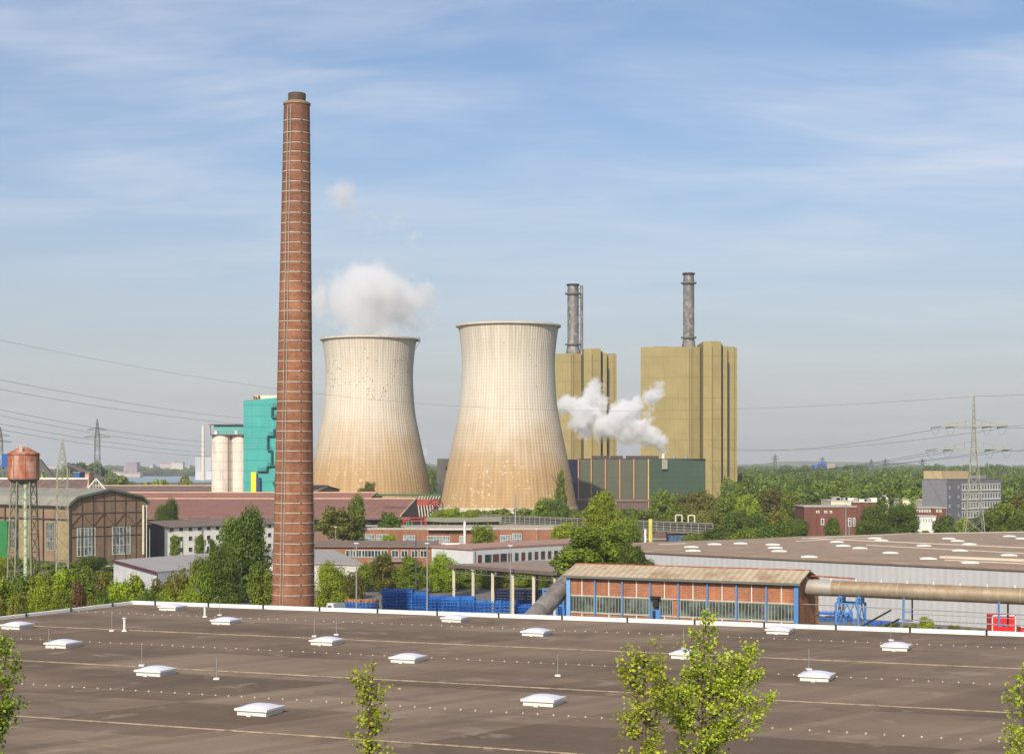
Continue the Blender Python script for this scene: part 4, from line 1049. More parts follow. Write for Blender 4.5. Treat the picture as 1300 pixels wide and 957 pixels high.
w1.add([(i1.x,i1.y,0),(i2.x,i2.y,0),(i2.x,i2.y,i2.z-.25),(i1.x,i1.y,i1.z-.25)], [(0,1,2,3)]); j1 = e2
w1.add([(i1.x+.1,i1.y+.2,0),(j1.x,j1.y+.2,0),(j1.x,j1.y+.2,j1.z-.26),(i1.x+.1,i1.y+.2,i1.z-.26)], [(0,1,2,3)])
w1.build('wall', plain('greyish_white_wall', (.50,.50,.53), var=.25, scale=.5, streak=.3), lb_)
g2_ = thing('long_grey_roof_building', 'long white walled building with pale grey roof passing behind the brick chimney', 'building', (X(380, 295), 295, 0))
p1, p2, p3, p4 = P(322, 714, 300), P(462, 714.5, 290), P(432, 697.8, 335), P(330, 697.5, 345)
for q in (p1, p2): q.z = 4.9
for q in (p3, p4): q.z = 5.2
p3 = P(425, 698.0, 333); p4 = P(322, 698, 338)
p3.z = p4.z = 5.25
MB().hexa([p1-zz*.25, p2-zz*.25, p3-zz*.25, p4-zz*.25, p1, p2, p3, p4]).build('roof', M['roofgrey'], g2_)
MB().prism([xy(p1+Vector((.3,.4,0))), xy(p2+Vector((-.3,.4,0))), xy(p3+Vector((-.3,-.4,0))), xy(p4+Vector((.3,-.4,0)))], 0, 4.66, top=False).build('wall', plain('soft_white_wall', (.52,.50,.46), streak=.2), g2_)

# long low brick row with brown roof and white windows
br = thing('low_brick_row', 'long low brick building with brown roof and a row of white framed windows', 'building', (X(470, 360), 360, 0))
a = Vector((X(399, 352), 352, 0)); b = Vector((X(552, 350), 350, 0)); zt = H-102.5*351/FPX
M['redbrick'] = brick('red_brick', (.29, .115, .06), (.22, .08, .045), (.25, .19, .14), scale=1.2, patch=.3)
dd = Vector((0, 12, 0))
MB().prism([xy(a), xy(b), xy(b+dd), xy(a+dd)], 0, zt, top=False).build('wall', M['redbrick'], br)
MB().hexa([a+Vector((-.3,-.5,zt)), b+Vector((.3,-.5,zt)), b+dd+Vector((.3,.5,zt+.6)), a+dd+Vector((-.3,.5,zt+.6)), a+Vector((-.3,-.5,zt+.25)), b+Vector((.3,-.5,zt+.25)), b+dd+Vector((.3,.5,zt+.85)), a+dd+Vector((-.3,.5,zt+.85))]).build('roof', plain('brown_felt_roof', (.17,.125,.095)), br)
F = Fac(a, b)
for px in (443, 449, 455.5, 463, 471.5, 480, 488, 502, 514, 527, 538.5):
    s = (X(px, 351)-a.x); F.window(br, s-.75, s+.75, zt-2.1, zt-.6, M['frame'], M['glass'], 1, 0, .10)
br2 = thing('brown_lean_to', 'narrow brown roofed lean-to just below the low brick row', 'shed', (X(490, 325), 325, 0)); m = 325/FPX
MB().box(X(470,325), X(520,325), 325, 331, 0, H-121*m).build('wall', plain('dark_brick_wall', (.16,.08,.05)), br2)
MB().box(X(468,325), X(522,325), 324.5, 331.5, H-121*m, H-118*m).build('roof', M['roofbrown'], br2)

# brick workshop behind
ws = thing('brick_workshop', 'red brick workshop with wide grey glass window bands and flat pale roof edge', 'workshop', (X(560, 425), 425, 0)); Y = 425; m = Y/FPX
block(ws, [(X(457,Y),Y),(X(716,Y),Y),(X(716,Y),Y+22),(X(457,Y),Y+22)], 0, H-80.5*m, M['redbrick'], plain('pale_roof_edge', (.38,.33,.27)), .3, .5)
F = Fac((X(457,Y),Y), (X(716,Y),Y))
for p0_, p1_, y0, y1 in ((461, 476, 678, 688), (478, 493, 678, 688), (512, 527, 679.5, 688), (542.5, 558, 680, 689.5), (559.5, 571, 680, 689.5), (583, 589, 680, 690), (635, 648, 679, 691), (650, 662, 677, 691)):
    F.window(ws, X(p0_,Y)-X(457,Y), X(p1_,Y)-X(457,Y), H-(y1-HY)*m, H-(y0-HY)*m, M['frame'], M['glassgrey'], 3, 1, .09)
MB().box(X(543,Y), X(600,Y), Y-1.5, Y, H-79.3*m-.2, H-79.3*m).build('awning', M['white'], ws)
cf = thing('concrete_canteen', 'flat roofed concrete block with dark glazed upper storey and bushes on top', 'building', (X(590, 470), 470, 0)); Y = 470; m = Y/FPX
fp = [(X(542,Y),Y),(X(568,Y-8),Y-8),(X(633,Y-2),Y-2),(X(633,Y),Y+22),(X(542,Y),Y+22)]
MB().prism(fp, 0, H-69.5*m, top=False).build('wall', plain('dull_concrete_wall', (.26,.23,.19), var=.2, streak=.3), cf)
big = [(X(541,Y)-.5,Y-.8),(X(568,Y-8),Y-9),(X(633,Y-2)+.8,Y-3),(X(633,Y)+.8,Y+22.8),(X(542,Y)-.6,Y+22.8)]
MB().prism(big, H-69.5*m, H-66.5*m).build('roof', plain('mossy_concrete_slab', (.27,.26,.19), c2=(.20,.22,.10)), cf)
MB().prism([(a_*1.0, b_-.6) for a_, b_ in big], H-79*m, H-78*m).build('sill_band', M['white'], cf)
for f0, f1, n in (((X(542,Y),Y), (X(568,Y-8),Y-8), 3), ((X(568,Y-8),Y-8), (X(633,Y-2),Y-2), 7)):
    F = Fac(f0, f1)
    for i in range(n): F.window(cf, F.L*(i+.08)/n, F.L*(i+.92)/n, H-77.5*m, H-70.5*m, plain('brown_frame', (.16,.13,.10)), plain('brown_glass', (.07,.06,.045), .3), 1, 0, .1)
fl = thing('white_flue_pipe', 'thick plain white flue pipe rising above the white building roof', 'flue', (X(590, 400), 400, 0)); m = 400/FPX
MB().tube((X(590,400),400,0), (X(590,400),400,H-70*m), .33, 14).build('pipe', M['white'], fl); MB().tube((X(590,400),400,H-70*m), (X(590,400),400,H-68.5*m), .4, 14, .25).build('cap', M['steel'], fl)

# white long building with window band
wl = thing('white_long_building', 'long white building with a band of dark red windows and pinkish roof', 'building', (X(600, 330), 330, 0))
z1 = H-105*332/FPX
cA = G(600.5, 698, z1); cB = cA+Vector((.667, .745, 0))*52; cL = G(548, 694.5, z1); cBack = cL+Vector((.667, .745, 0))*52
flat = lambda q: Vector((q.x, q.y, 0))
MB().prism([xy(cL), xy(cA), xy(cB), xy(cBack)], 0, z1, top=False).build('wall', plain('cool_white_wall', (.55,.56,.56), var=.07, streak=.12), wl)
ce = (cA+cBack)/2
bigp = [tuple(xy(ce+(q-ce)*1.012)) for q in (cL, cA, cB, cBack)]
MB().prism(bigp, z1, z1+.35).build('roof', plain('pinkish_roof', (.33,.19,.15), var=.15, scale=.2), wl)
F = Fac(cA, cB); redframe = plain('dark_red_frame', (.16,.03,.035))
S_ = [1.2+.0]; s = 1.4
for i, wd_ in enumerate([1.1, 1.9, 1.9, 1.9, 1.1, 1.1, 1.1, 1.1, 1.1, 1.2, 1.1, 1.2, 2.1, 2.1, 2.1, 2.1, 2.1]):
    F.window(wl, s, s+wd_, z1-2.7, z1-1.05, M['pylondark'] if i % 3 else redframe, M['glass'] if i % 2 else plain('dark_red_blind_%d' % i, (.13,.05,.055), .5), 0, 1 if i % 4 == 0 else 0, .1); s += wd_+(.42 if wd_ > 1.5 else .95)
MB().tube(F.pt(.35, 0, .15), F.pt(.35, z1-.1, .15), .1, 6).build('downpipe', M['steel'], wl)
sv = thing('parked_van', 'small white van parked before the brick workshop behind the pinkish roof', 'van', (X(566, 405), 405, 0))

def make_car(root, L=4.3, W_=1.75, Hh=1.45, paint=None, van=False):
    b = MB()
    pr = [(-L/2, .35), (-L/2, .85), (-L/2+.15, .95), (-L*.24, 1.0), (-L*.12, Hh), (L*.25, Hh), (L*.42, 1.0), (L/2, .9), (L/2, .35)] if not van else [(-L/2, .35), (-L/2, 1.0), (-L*.42, 1.15), (-L*.33, Hh), (L/2-.05, Hh), (L/2, .35)]
    n = len(pr); k = W_/2
    vs = [(x, -k*(.86 if z > 1.05 else 1), z) for x, z in pr]+[(x, k*(.86 if z > 1.05 else 1), z) for x, z in pr]
    b.add(vs, [tuple(range(n)), tuple(reversed(range(n, 2*n)))]+[(i, n+i, n+(i+1) % n, (i+1) % n) for i in range(n)])
    for i, v in enumerate(b.v): pass
    b.build('body', paint, root)
    g = MB()
    if van: g.box(-L*.34, -L*.18, -k*.95, k*.95, 1.15, Hh-.25)
    else: g.hexa([(-L*.22,-k*.93,1.02),(L*.38,-k*.93,1.02),(L*.38,k*.93,1.02),(-L*.22,k*.93,1.02),(-L*.125,-k*.87,Hh-.09),(L*.25,-k*.87,Hh-.09),(L*.25,k*.87,Hh-.09),(-L*.125,k*.87,Hh-.09)])
    g.build('windows', M['glass'], root)
    for sx in (-.31, .31):
        for sy in (-1, 1):
            w_ = MB().tube((L*sx, sy*k*.80, .32), (L*sx, sy*k*1.01, .32), .32, 16).build('wheel', M['tyre'], root)
            MB().tube((L*sx, sy*k*.98, .32), (L*sx, sy*k*1.03, .32), .18, 10).build('rim', M['steel'], w_)
def place_car(label, q, rz, name='parked_car', cat='car', **kw):
    r = thing(name, label, cat, (0,0,0)); make_car(r, **kw); r.location = (q[0], q[1], .012); r.rotation_euler = (0, 0, rz); return r
bpy.data.objects.remove(sv)
carw = plain('white_car_paint', (.7,.7,.7), .3, var=.03)
place_car('white car parked beside the low grey roofed building', G(139, 727, .0), R(25), paint=carw, L=4.4)
place_car('dark blue car parked before the white car by the low grey roofed building', G(132, 731.5, .0), R(20), paint=plain('navy_car_paint', (.015,.03,.12), .3), L=4.2)
place_car('white delivery van parked between the brick chimney and the blue racks', (X(424.5, 238), 238), R(12), 'delivery_van', 'van', L=3.0, W_=1.9, Hh=2.35, van=True, paint=carw)
place_car('small white van parked before the brick workshop, seen over the pinkish roof', (X(570, 408), 408), R(5), 'parked_van', 'van', L=5.2, W_=2.0, Hh=3.1, van=True, paint=carw)

# ================================================================ CANOPY
can = thing('loading_canopy', 'open loading canopy with flat brown roof on pale concrete columns', 'canopy', (X(600, 252), 252, 0))
zc = 6.8
cl_ = G(568, 716.3, zc); cf_ = G(690, 711.0, zc); fr_d = (G(719, 727.6, zc)-G(600, 718.8, zc)).normalized(); cr1 = cl_+fr_d*30; cr2 = cf_+fr_d*30
MB().prism([xy(cl_), xy(cr1), xy(cr2), xy(cf_)], zc-.38, zc).build('roof', M['roofbrown'], can)
mb = MB().bar(cl_-zz*.2, cr1-zz*.2, .25, .5); mb.build('edge_beam', plain('dark_edge', (.13,.10,.085)), can)
pale = plain('pale_column_paint', (.52,.47,.36), var=.12, streak=.3)
for px in (573, 597.5, 622.5, 648, 674.5, 701.5, 729):
    k = ((px-568)/(719-568)); 
    # intersect view ray with the front edge line, half a metre in
    best = min((cl_+fr_d*(s*.05) for s in range(0, 620)), key=lambda q: abs(CX+q.x/q.y*FPX-px))
    q = best+Vector((.35,.5,0)); MB().box(q.x-.21, q.x+.21, q.y-.21, q.y+.21, 0, zc-.8).build('column', pale, can)
bdir = (cf_-cl_).normalized(); 
for s in (2, 9.5, 17, 24.5):
    q = cl_+fr_d*s+bdir*16; MB().box(q.x-.21, q.x+.21, q.y-.21, q.y+.21, 0, zc-.8).build('column', pale, can)
tb = MB()
for off in (.6, 6.5, 12.5, 17.5):
    p, q = cl_+bdir*off+fr_d*.3-zz*.5, cr1+bdir*off-zz*.5; tb.bar(p, q, .12); tb.bar(p-zz*.75, q-zz*.75, .12)
    n = 34
    for i in range(n): a_, b_ = p.lerp(q, i/n), p.lerp(q, (i+1)/n); (tb.bar(a_, b_-zz*.75, .06) if i % 2 else tb.bar(a_-zz*.75, b_, .06))
for s in (2, 9.5, 17, 24.5): tb.bar(cl_+fr_d*s-zz*.6, cl_+fr_d*s+bdir*18-zz*.6, .14, .3)
tb.build('roof_truss', M['pylondark'], can)

# ================================================================ BLUE RACKS
def rack_mesh(mats, name='storage_rack'):
    mb = MB(); Lx, Ly, hh_ = 1.12, .75, .46
    for sx in (-1, 1):
        for sy in (-1, 1): mb.box(sx*Lx-.06, sx*Lx+.06, sy*Ly-.06, sy*Ly+.06, 0, hh_)
    for sy in (-1, 1):
        mb.box(-Lx, Lx, sy*Ly-.04, sy*Ly+.04, .05, .17); mb.box(-Lx, Lx, sy*Ly-.03, sy*Ly+.03, .33, .39)
        for k in (-.5, 0, .5): mb.box(Lx*k-.035, Lx*k+.035, sy*Ly-.035, sy*Ly+.035, .17, .33)
    for sx in (-1, 1): mb.box(sx*Lx-.04, sx*Lx+.04, -Ly, Ly, .05, .17); mb.box(sx*Lx-.03, sx*Lx+.03, -Ly, Ly, .33, .39)
    for k in (-.6, -.2, .2, .6): mb.box(Lx*k-.12, Lx*k+.12, -Ly, Ly, .08, .12)
    o = mb.build(name, mats); me = o.data; bpy.data.objects.remove(o); return me
RM = [rack_mesh(M['rackblue']), rack_mesh(M['rackblue2']), rack_mesh(M['rackrust'])]
rr = random.Random(5)
PILES = [('the stack beside the white van', 'low', 438, 252, 2, 4, 21.8), ('the tall stack', 'tall', 486, 253, 3, 7, 18.8),
         ('the stack after the tall one', 'mid', 543, 251, 3, 5, 20), ('the low stack before the canopy', 'low', 596, 250, 4, 4, 20),
         ('the stack under the canopy', 'deep', 628, 266, 4, 5, 19.5), ('the stack at the duct foot', 'duct', 652, 247, 2, 3, 20.5),
         ('the blue load past the duct foot', 'load', 697, 240, 2, 4, 20), ('the stack behind the brick building', 'far', 1040, 236, 2, 3, 20.5), ('the stack beyond the blue trestle', 'far', 1098, 226, 2, 2, 21)]
for desc, tp_, px, Y, nc, nl, step in PILES:
    for c_ in range(nc):
        lv = nl-(1 if (c_ == nc-1 and tp_ in ('tall', 'low') and nc > 2) else 0)
        for d_ in range(2 if tp_ in ('tall', 'mid') else 1):
          for k in range(lv):
            mi = 0 if rr.random() < .6 else 1
            if tp_ == 'low' and px == 438 and k == lv-1: mi = 2 if c_ == 1 or True and k == 3 else 0
            o = bpy.data.objects.new('storage_rack', RM[mi]); COL.objects.link(o)
            o.location = (X(px+step*(c_+.5), Y)+rr.uniform(-.06, .06), Y-c_*.5+d_*1.9+rr.uniform(-.08, .08), .008+k*.462); o.rotation_euler = (0, 0, A1*.3+rr.uniform(-.04, .04))
            tag(o, ('rust brown' if mi == 2 else 'blue')+' rack, '+ORD[k]+' from the ground, '+ORD[c_]+(' rear' if d_ else '')+' column of '+desc, 'rack', 'steel racks stacked in the yard')

# lamp posts and poles
def pole(label, px, Y, yt, kind='lamp', rad=.07, mat=None, zb=0):
    m = Y/FPX; x = X(px, Y); zt = H-(yt-HY)*m; r = thing('lamp_post' if kind == 'lamp' else 'mast_pole', label, 'lamp post' if kind == 'lamp' else 'pole', (x, Y, zb))
    MB().tube((x,Y,zb), (x,Y,zt), rad*1.25, 8, rad).build('pole', mat or M['steel'], r)
    if kind == 'lamp': MB().box(x-.35, x+.30, Y-.16, Y+.16, zt, zt+.14).build('lamp_head', M['white'], r)
    else: MB().tube((x,Y,zt), (x,Y,zt+.25), rad*.5, 6).build('tip', M['steel'], r)
    return r
pole('slim grey lamp post in front of the low blue rack stack', 452.5, 246, 690, rad=.1)
pole('slim grey pole behind the tall blue rack stack', 528, 262, 681, 'mast', rad=.09)
pole('slim grey lamp post between the tall blue stack and its neighbour', 542.3, 246, 690, rad=.1)
pole('slim pale lamp post standing before the canopy column', 648, 243, 693, rad=.08)
pole('tall thin mast before the spotted cooling tower', 654.5, 470, 628, 'mast', rad=.2)
pole('short lamp post by the brown leaved tree behind the brick chimney', 426, 390, 669)
pole('short lamp post before the brick workshop end', 681, 380, 672)
pole('thin pole on the white building beside the big tree', 753.5, 360, 674, 'mast', rad=.07)
pole('lamp post before the red brick house past the plant', 1074, 430, 640, rad=.12)
pole('second lamp post by the dark round trees past the red brick house', 1078, 400, 661, rad=.08)
pole('grey drainpipe like pole at the gable of the white office house', 190, 370, 672, 'mast', rad=.1)
for i, (px, yt) in enumerate(((232, 688), (260, 689), (266, 690))): pole('pale post before the white office house, '+ORD[i]+' along the pavement', px, 380, yt, 'mast', rad=.1)
pole('thin pole at the trestle end of the dark roof yard', 1146, 215, 772, 'mast', rad=.05)

# ================================================================ BRICK DUCT BUILDING WITH BLUE PILLARS
pR = Vector((X(1012, 160), 160, 0)); dL_ = Vector((-.886, .463, 0)); pL = pR+dL_*24.5
db_ = thing('brick_duct_building', 'brick building with bright blue pillars, greenish window band and sheet roof', 'building', tuple(pL))
F = Fac(pL, pR); ze = 10.72; L = F.L; inw = -F.n
M['orangebrick'] = brick('orange_brick', (.32, .125, .058), (.24, .085, .042), (.33, .23, .16), scale=1.0, rot=F.ang(), patch=.55)
bk = [pL, pR, pR+inw*5.5, pL+inw*5.5]
mb = MB(); z0 = 0
mb.add([bk[0],bk[1],bk[2],bk[3]]+[q+zz*ze for q in bk]+[(bk[1]+bk[2])/2+zz*(ze+.85), (bk[0]+bk[3])/2+zz*(ze+.85)], [(0,1,5,4),(1,2,6,8,5),(2,3,7,6),(3,0,4,9,7)])
mb.build('wall', M['orangebrick'], db_)
M['sheet'] = ribbed('dirty_sheet_roof', (.44, .36, .25), pitch=.72, rot=F.ang(), depth=.35, c2=(.30, .20, .12), rough=.8, var=.2, streak=.3)
rf_ = MB(); e = F.u*.45
for sgn in (0, 1):
    lo1 = (bk[0]-e+F.n*.45) if sgn == 0 else (bk[3]-e-F.n*.45); lo2 = (bk[1]+e+F.n*.45) if sgn == 0 else (bk[2]+e-F.n*.45)
    hi1, hi2 = (bk[0]+bk[3])/2-e, (bk[1]+bk[2])/2+e
    lo1, lo2, hi1, hi2 = lo1+zz*(ze+.02), lo2+zz*(ze+.02), hi1+zz*(ze+1.0), hi2+zz*(ze+1.0)
    rf_.hexa([lo1, lo2, hi2, hi1, lo1+zz*.1, lo2+zz*.1, hi2+zz*.1, hi1+zz*.1])
rf_.build('roof', M['sheet'], db_)
MB().bar(bk[0]-e+F.n*.5+zz*(ze-.1), bk[1]+e+F.n*.5+zz*(ze-.1), .16, .2).build('gutter', M['pylondark'], db_)
MB().bar((bk[0]+bk[3])/2-e+zz*(ze+1.1), (bk[1]+bk[2])/2+e+zz*(ze+1.1), .25, .12).build('ridge_cap', M['rust'], db_)
bays = [0.0]+[2.95+3.05*i for i in range(7)]+[L-.01]
bays = [0.05]+[L*k/8 for k in range(1, 8)]+[L-.05]
for i, s in enumerate(bays):
    w2 = .22 if i in (0, 8) else .08; b_ = MB(); F.box(b_, s-w2, s+w2, 0, ze-.15, .02, .22); b_.build('pillar', M['blue'] if i not in (0,) else plain('pale_blue_pillar', (.16,.32,.58)), db_)
zw0, zw1 = 7.0, 8.65
b_ = MB(); F.box(b_, .3, L-.3, zw1+.02, zw1+.10, .01, .12); b_.build('transom', plain('pale_transom', (.5,.48,.42)), db_)
b_ = MB(); F.box(b_, .3, L-.3, zw0-.10, zw0-.02, .01, .10); b_.build('sill', bpy.data.materials['pale_transom'], db_)
for i in range(8):
    a0_, a1_ = bays[i]+.13, bays[i+1]-.13
    if i == 3: a1_ -= .5
    F.window(db_, a0_, a1_, zw0, zw1, plain('pale_green_frame', (.33,.35,.28)) if i == 0 else bpy.data.materials['pale_green_frame'], M['glassgreen'], 7, 0, .06)
    c_ = (bays[i]+bays[i+1])/2; b_ = MB(); F.box(b_, c_-.045, c_+.045, zw1, ze-.2, .01, .10); F.box(b_, c_-.045, c_+.045, 0, zw0, .01, .10); b_.build('steel_strip', M['white'], db_)
dd_ = MB(); sdx = bays[3]+.15; F.box(dd_, sdx, sdx+1.05, 5.7, 7.6, .05, .30); dd_.build('door', M['blue'], db_)
dd_ = MB(); F.box(dd_, sdx+.25, sdx+.8, 7.9, 8.7, .1, .5); F.box(dd_, sdx+.0, sdx+1.0, 8.75, 8.95, .1, .6); F.box(dd_, sdx+.2, sdx+.5, 6.1, 7.5, .3, .36); dd_.build('door_lamp_box', M['black'], db_)
dd_ = MB(); dd_.bar(F.pt(sdx+1.3, 6.6, .8), F.pt(sdx+2.5, 5.4, .8), .06); dd_.bar(F.pt(sdx+1.3, 5.9, .8), F.pt(sdx+2.3, 4.9, .8), .06)
for k in range(4): dd_.bar(F.pt(sdx+1.4+k*.3, 5.0, .8), F.pt(sdx+1.4+k*.3, 6.5-k*.3, .8), .05)
dd_.build('stair_rail', M['cream'], db_)
for k in range(2):
    mb = MB(); q = F.pt(L-3-8*k, ze+.75, -1.5)
# rusty corner pillar strip and tall reed-brown machine beside its end
rm = thing('rusty_pipe_stand', 'rusty brown machine stand with pipes beside the end of the brick duct building', 'machine', (X(1028, 176), 176, 0))
mb = MB()
for i, px in enumerate((1018, 1022, 1026, 1031, 1036)): x = X(px, 176); mb.box(x-.17, x+.17, 175.5, 177, 0, 8.4+(i % 2)*.4)
mb.box(X(1015,176), X(1039,176), 176, 177.5, 0, 7.9); mb.build('housing', plain('dark_rust', (.15,.075,.035), var=.4, scale=2), rm)
mb = MB()
for zz_ in (4.3, 5.2, 6.9): mb.tube(P(1012, 0, 172)*0+Vector((X(1012,172),172,zz_)), Vector((X(1064,166),166,zz_-.1)), .11, 8)
mb.build('pipes', M['cream'], rm)
MB().box(X(1028,172), X(1033,172), 171.4, 172.4, 3.8, 5.6).build('valve_box', plain('ochre_valve', (.45,.32,.06)), rm)

# big pipe
pipem = NT('aged_pipe_sheet'); v = pipem.coord(); x, y, z = pipem.sep(v)
n = pipem.noise(v, .6, 5, .65); n2 = pipem.noise(pipem.mapping(v, (1.5, 1.5, .3)), 2.2, 4, .7)
c = pipem.mix(pipem.rng(n, .35, .65), (.42, .36, .26), (.29, .235, .165)); c = pipem.mix(pipem.rng(n2, .5, .65, 0, .7), c, (.33, .20, .095))
c = pipem.mix(pipem.math('MULTIPLY', pipem.rng(z, .1, .7, 0, 1), pipem.rng(n2, .4, .6, .3, .9)), c, (.30, .17, .075))
pipem.color(c); pipem.bump(n, .2, .03); pipem.set(.45, .35)
q0 = Vector((X(1013, 163), 163, 10.15)); q1 = Vector((X(1300, 151), 151, 10.15)); pdn = (q1-q0).normalized(); q0 = q0-pdn*.6; qe = q0+pdn*60
bp = thing('overhead_pipe', 'huge weathered sheet metal pipe running out of the brick duct building to the picture edge', 'pipe', tuple(q0))
MB().tube(q0, qe, .77, 32).build('pipe', pipem.m, bp)
cm_ = plain('pipe_joint', (.40,.34,.25), .5, metal=.3)
for i in range(8):
    p = q0+pdn*(2.2+i*2.9*1.0); MB().tube(p, p+pdn*.09, .785, 32, caps=False).build('joint_band', cm_, bp)
for i in range(10):
    p = q0+pdn*(1.5+i*2.55)+zz*.76; MB().tube(p, p+zz*.22, .09, 8).build('vent_stub', M['white'], bp)
mb = MB(); mb.bar(q0+pdn*.5+zz*1.15+Vector((0,.6,0)), q0+pdn*6.6+zz*.98+Vector((0,.6,0)), .14); mb.build('side_line', M['rust'], bp)
MB().tube(q0, q0+pdn*4.3, .79, 32, caps=False).build('bright_sleeve', plain('bright_sheet_sleeve', (.55,.50,.42), .35, metal=.5, var=.1), bp)
tz = thing('blue_pipe_trestle', 'blue steel lattice trestle carrying the huge pipe', 'trestle', (X(1080, 160), 160, 0))
pc = q0+pdn*((X(1080,160)-q0.x)/pdn.x); nn_ = Vector((-pdn.y, pdn.x, 0)); tzt = 9.1
mb = MB(); sx_, sy_ = 1.12, .95
cc = [(pc+pdn*a_*sx_+nn_*b_*sy_) for a_, b_ in ((-1,-1),(1,-1),(1,1),(-1,1))]
for q in cc: o = MB().bar((q.x,q.y,0), (q.x,q.y,tzt-.3), .2); o.build('leg', M['blue'], tz)
mb = MB()
for i in range(4):
    a_, b_ = cc[i], cc[(i+1) % 4]; A_ = lambda q, z: Vector((q.x, q.y, z))
    for z in (tzt-.3, 6.3, 3.0): mb.bar(A_(a_, z), A_(b_, z), .16)
    md = (a_+b_)/2; 
    for z0_, z1_ in ((6.3, tzt-.35), (3.0, 6.3)): mb.bar(A_(a_, z0_), A_(md, z1_), .1); mb.bar(A_(b_, z0_), A_(md, z1_), .1)
mb.build('bracing', M['blue'], tz)
mb = MB()
for k in (-1, 1): q = pc+pdn*k*.95; mb.bar(A_(q-nn_*.8, tzt+.0), A_(q+nn_*.8, tzt+.0), .3, .4); mb.bar(A_(q-nn_*.3, tzt-.3), A_(q-nn_*.3, tzt+.45), .3)
mb.build('saddle', M['blue'], tz)
# cable tray under the pipe on blue hangers
ct_ = thing('cable_tray', 'thin pipes and cable ladder hanging below the huge pipe on blue brackets', 'cable tray', tuple(pc+zz*7.6))
s0 = 5.3
def pp(s, z, o=0): q = pc+pdn*s+nn_*o; return Vector((q.x, q.y, z))
MB().tube(pp(-9, 8.55, -.9), pp(30, 8.55, -.9), .045, 8).tube(pp(s0, 8.15, -.9), pp(30, 8.15, -.9), .03, 8).build('thin_pipe', M['steel'], ct_)
mb = MB().bar(pp(s0, 7.55, -1.0), pp(30, 7.55, -1.0), .06).bar(pp(s0, 7.55, -.6), pp(30, 7.55, -.6), .06)
for i in range(70): mb.bar(pp(s0+i*.35, 7.53, -1.0), pp(s0+i*.35, 7.53, -.6), .05, .1)
mb.build('cable_ladder', M['steel'], ct_)
for s in (5.6, 14.6, 23.6):
    mb = MB().bar(pp(s, 7.4, -.85), pp(s, 9.6, -.85), .17).bar(pp(s, 7.45, -1.05), pp(s+.7, 7.45, -.6), .12).bar(pp(s, 8.3, -.85), pp(s+.7, 8.3, -.85), .1); mb.build('bracket', M['blue'], ct_)
    MB().bar(pp(s+.75, 7.4, -.6), pp(s+.75, 9.5, -.6), .14).build('hanger', M['black'], ct_)
mb = MB().bar(pp(1.3, 6.6, -.9), pp(4.4, 8.4, -.9), .16).bar(pp(1.9, 5.7, -.9), pp(5.2, 7.6, -.9), .16); mb.build('sloping_conduit', M['black'], ct_)

# sloping duct left of the brick building
sd0 = Vector((X(727, 175), 175, 10.3)); sdir = (P(669, 786, 168.5)-P(716, 737, 174)).normalized(); sd1 = sd0+sdir*16.5
sdt = thing('sloping_duct', 'thick grey metal duct sloping down from the brick duct building behind the roof edge', 'duct', (sd1.x, sd1.y, sd1.z))
dm = NT('stained_duct_sheet'); v = dm.coord(); n = dm.noise(v, .8, 5, .65); n2 = dm.noise(v, 2.2, 4, .6)
c = dm.mix(dm.rng(n, .35, .65), (.32,.31,.30), (.17,.15,.13)); c = dm.mix(dm.rng(n2, .52, .66, 0, .6), c, (.25,.13,.06)); dm.color(c); dm.set(.45, .4)
MB().tube(sd0, sd1, 1.0, 28).build('duct', dm.m, sdt)
for k in (.15, .42, .7): p = sd0.lerp(sd1, k); MB().tube(p, p+sdir*.12, 1.03, 28, caps=False).build('joint_band', M['pylondark'], sdt)
bf = thing('blue_support_frame', 'blue steel frame standing in the shade under the sloping duct', 'frame', (X(703, 186), 186, 0))
mb = MB()
for px in (690, 698, 707, 715):
    x = X(px, 186); mb.bar((x,186,0), (x,186,8.2), .18); mb.bar((x,188,0), (x,188,8.2), .18)
for z in (5, 6.4, 8.2): mb.bar((X(688,186),186,z), (X(716,186),186,z), .2)
mb.bar((X(690,186),186,5), (X(707,186),186,8.2), .1); mb.build('frame', M['blue'], bf)

# ================================================================ RIGHT HALL
zR = 8.4
hA = Vector((67.7, 222, 0)); wd = (G(833, 699.5, zR)-G(1300, 721, zR)); wd.z = 0; wd.normalize()
hB = G(1300, 721, zR); hB.z = 0
wR = hB-wd*45; wL = G(833, 699.5, zR); wL.z = 0; wL = wL+wd*18
fB, fC, fD = G(770, 690, zR), G(960, 683.5, zR), G(1015, 680.5, zR); fE = G(1300, 674.5, zR); fE2 = fE+(fE-fD).normalized()*45
hall = thing('big_grey_hall', 'big light grey clad hall under a huge flat brown roof dotted with white skylights', 'hall', (hB.x, hB.y, 0))
fp = [xy(wL), xy(wR), xy(fE2), xy(fE), xy(fD), xy(fC), xy(fB)]
M['greywall'] = ribbed('light_grey_cladding', (.40,.40,.41), pitch=1.1, rot=math.atan2(wd.y, wd.x), depth=.12, rough=.5, var=.06, streak=.12)
MB().prism(fp, 0, zR-.25, top=False).build('wall', M['greywall'], hall)
cen = (wL+fE)/2; bigp = [(p[0]+(p[0]-cen.x)*.004, p[1]+(p[1]-cen.y)*.004) for p in fp]
M['rightroof'] = plain('big_hall_roof_felt', (.265,.19,.135), .9, var=.14, scale=.12, c2=(.32,.24,.175), bump=.2)
MB().prism(bigp, zR-.25, zR).build('roof', M['rightroof'], hall)
rs = plain('pale_roof_strip', (.55,.48,.38), var=.15)
def strip(a, b, w_, nm_='roof_strip', h=.10):
    p, q = G(*a, zR), G(*b, zR); MB().bar(p+zz*.05, q+zz*.05, w_, h).build(nm_, rs, hall)
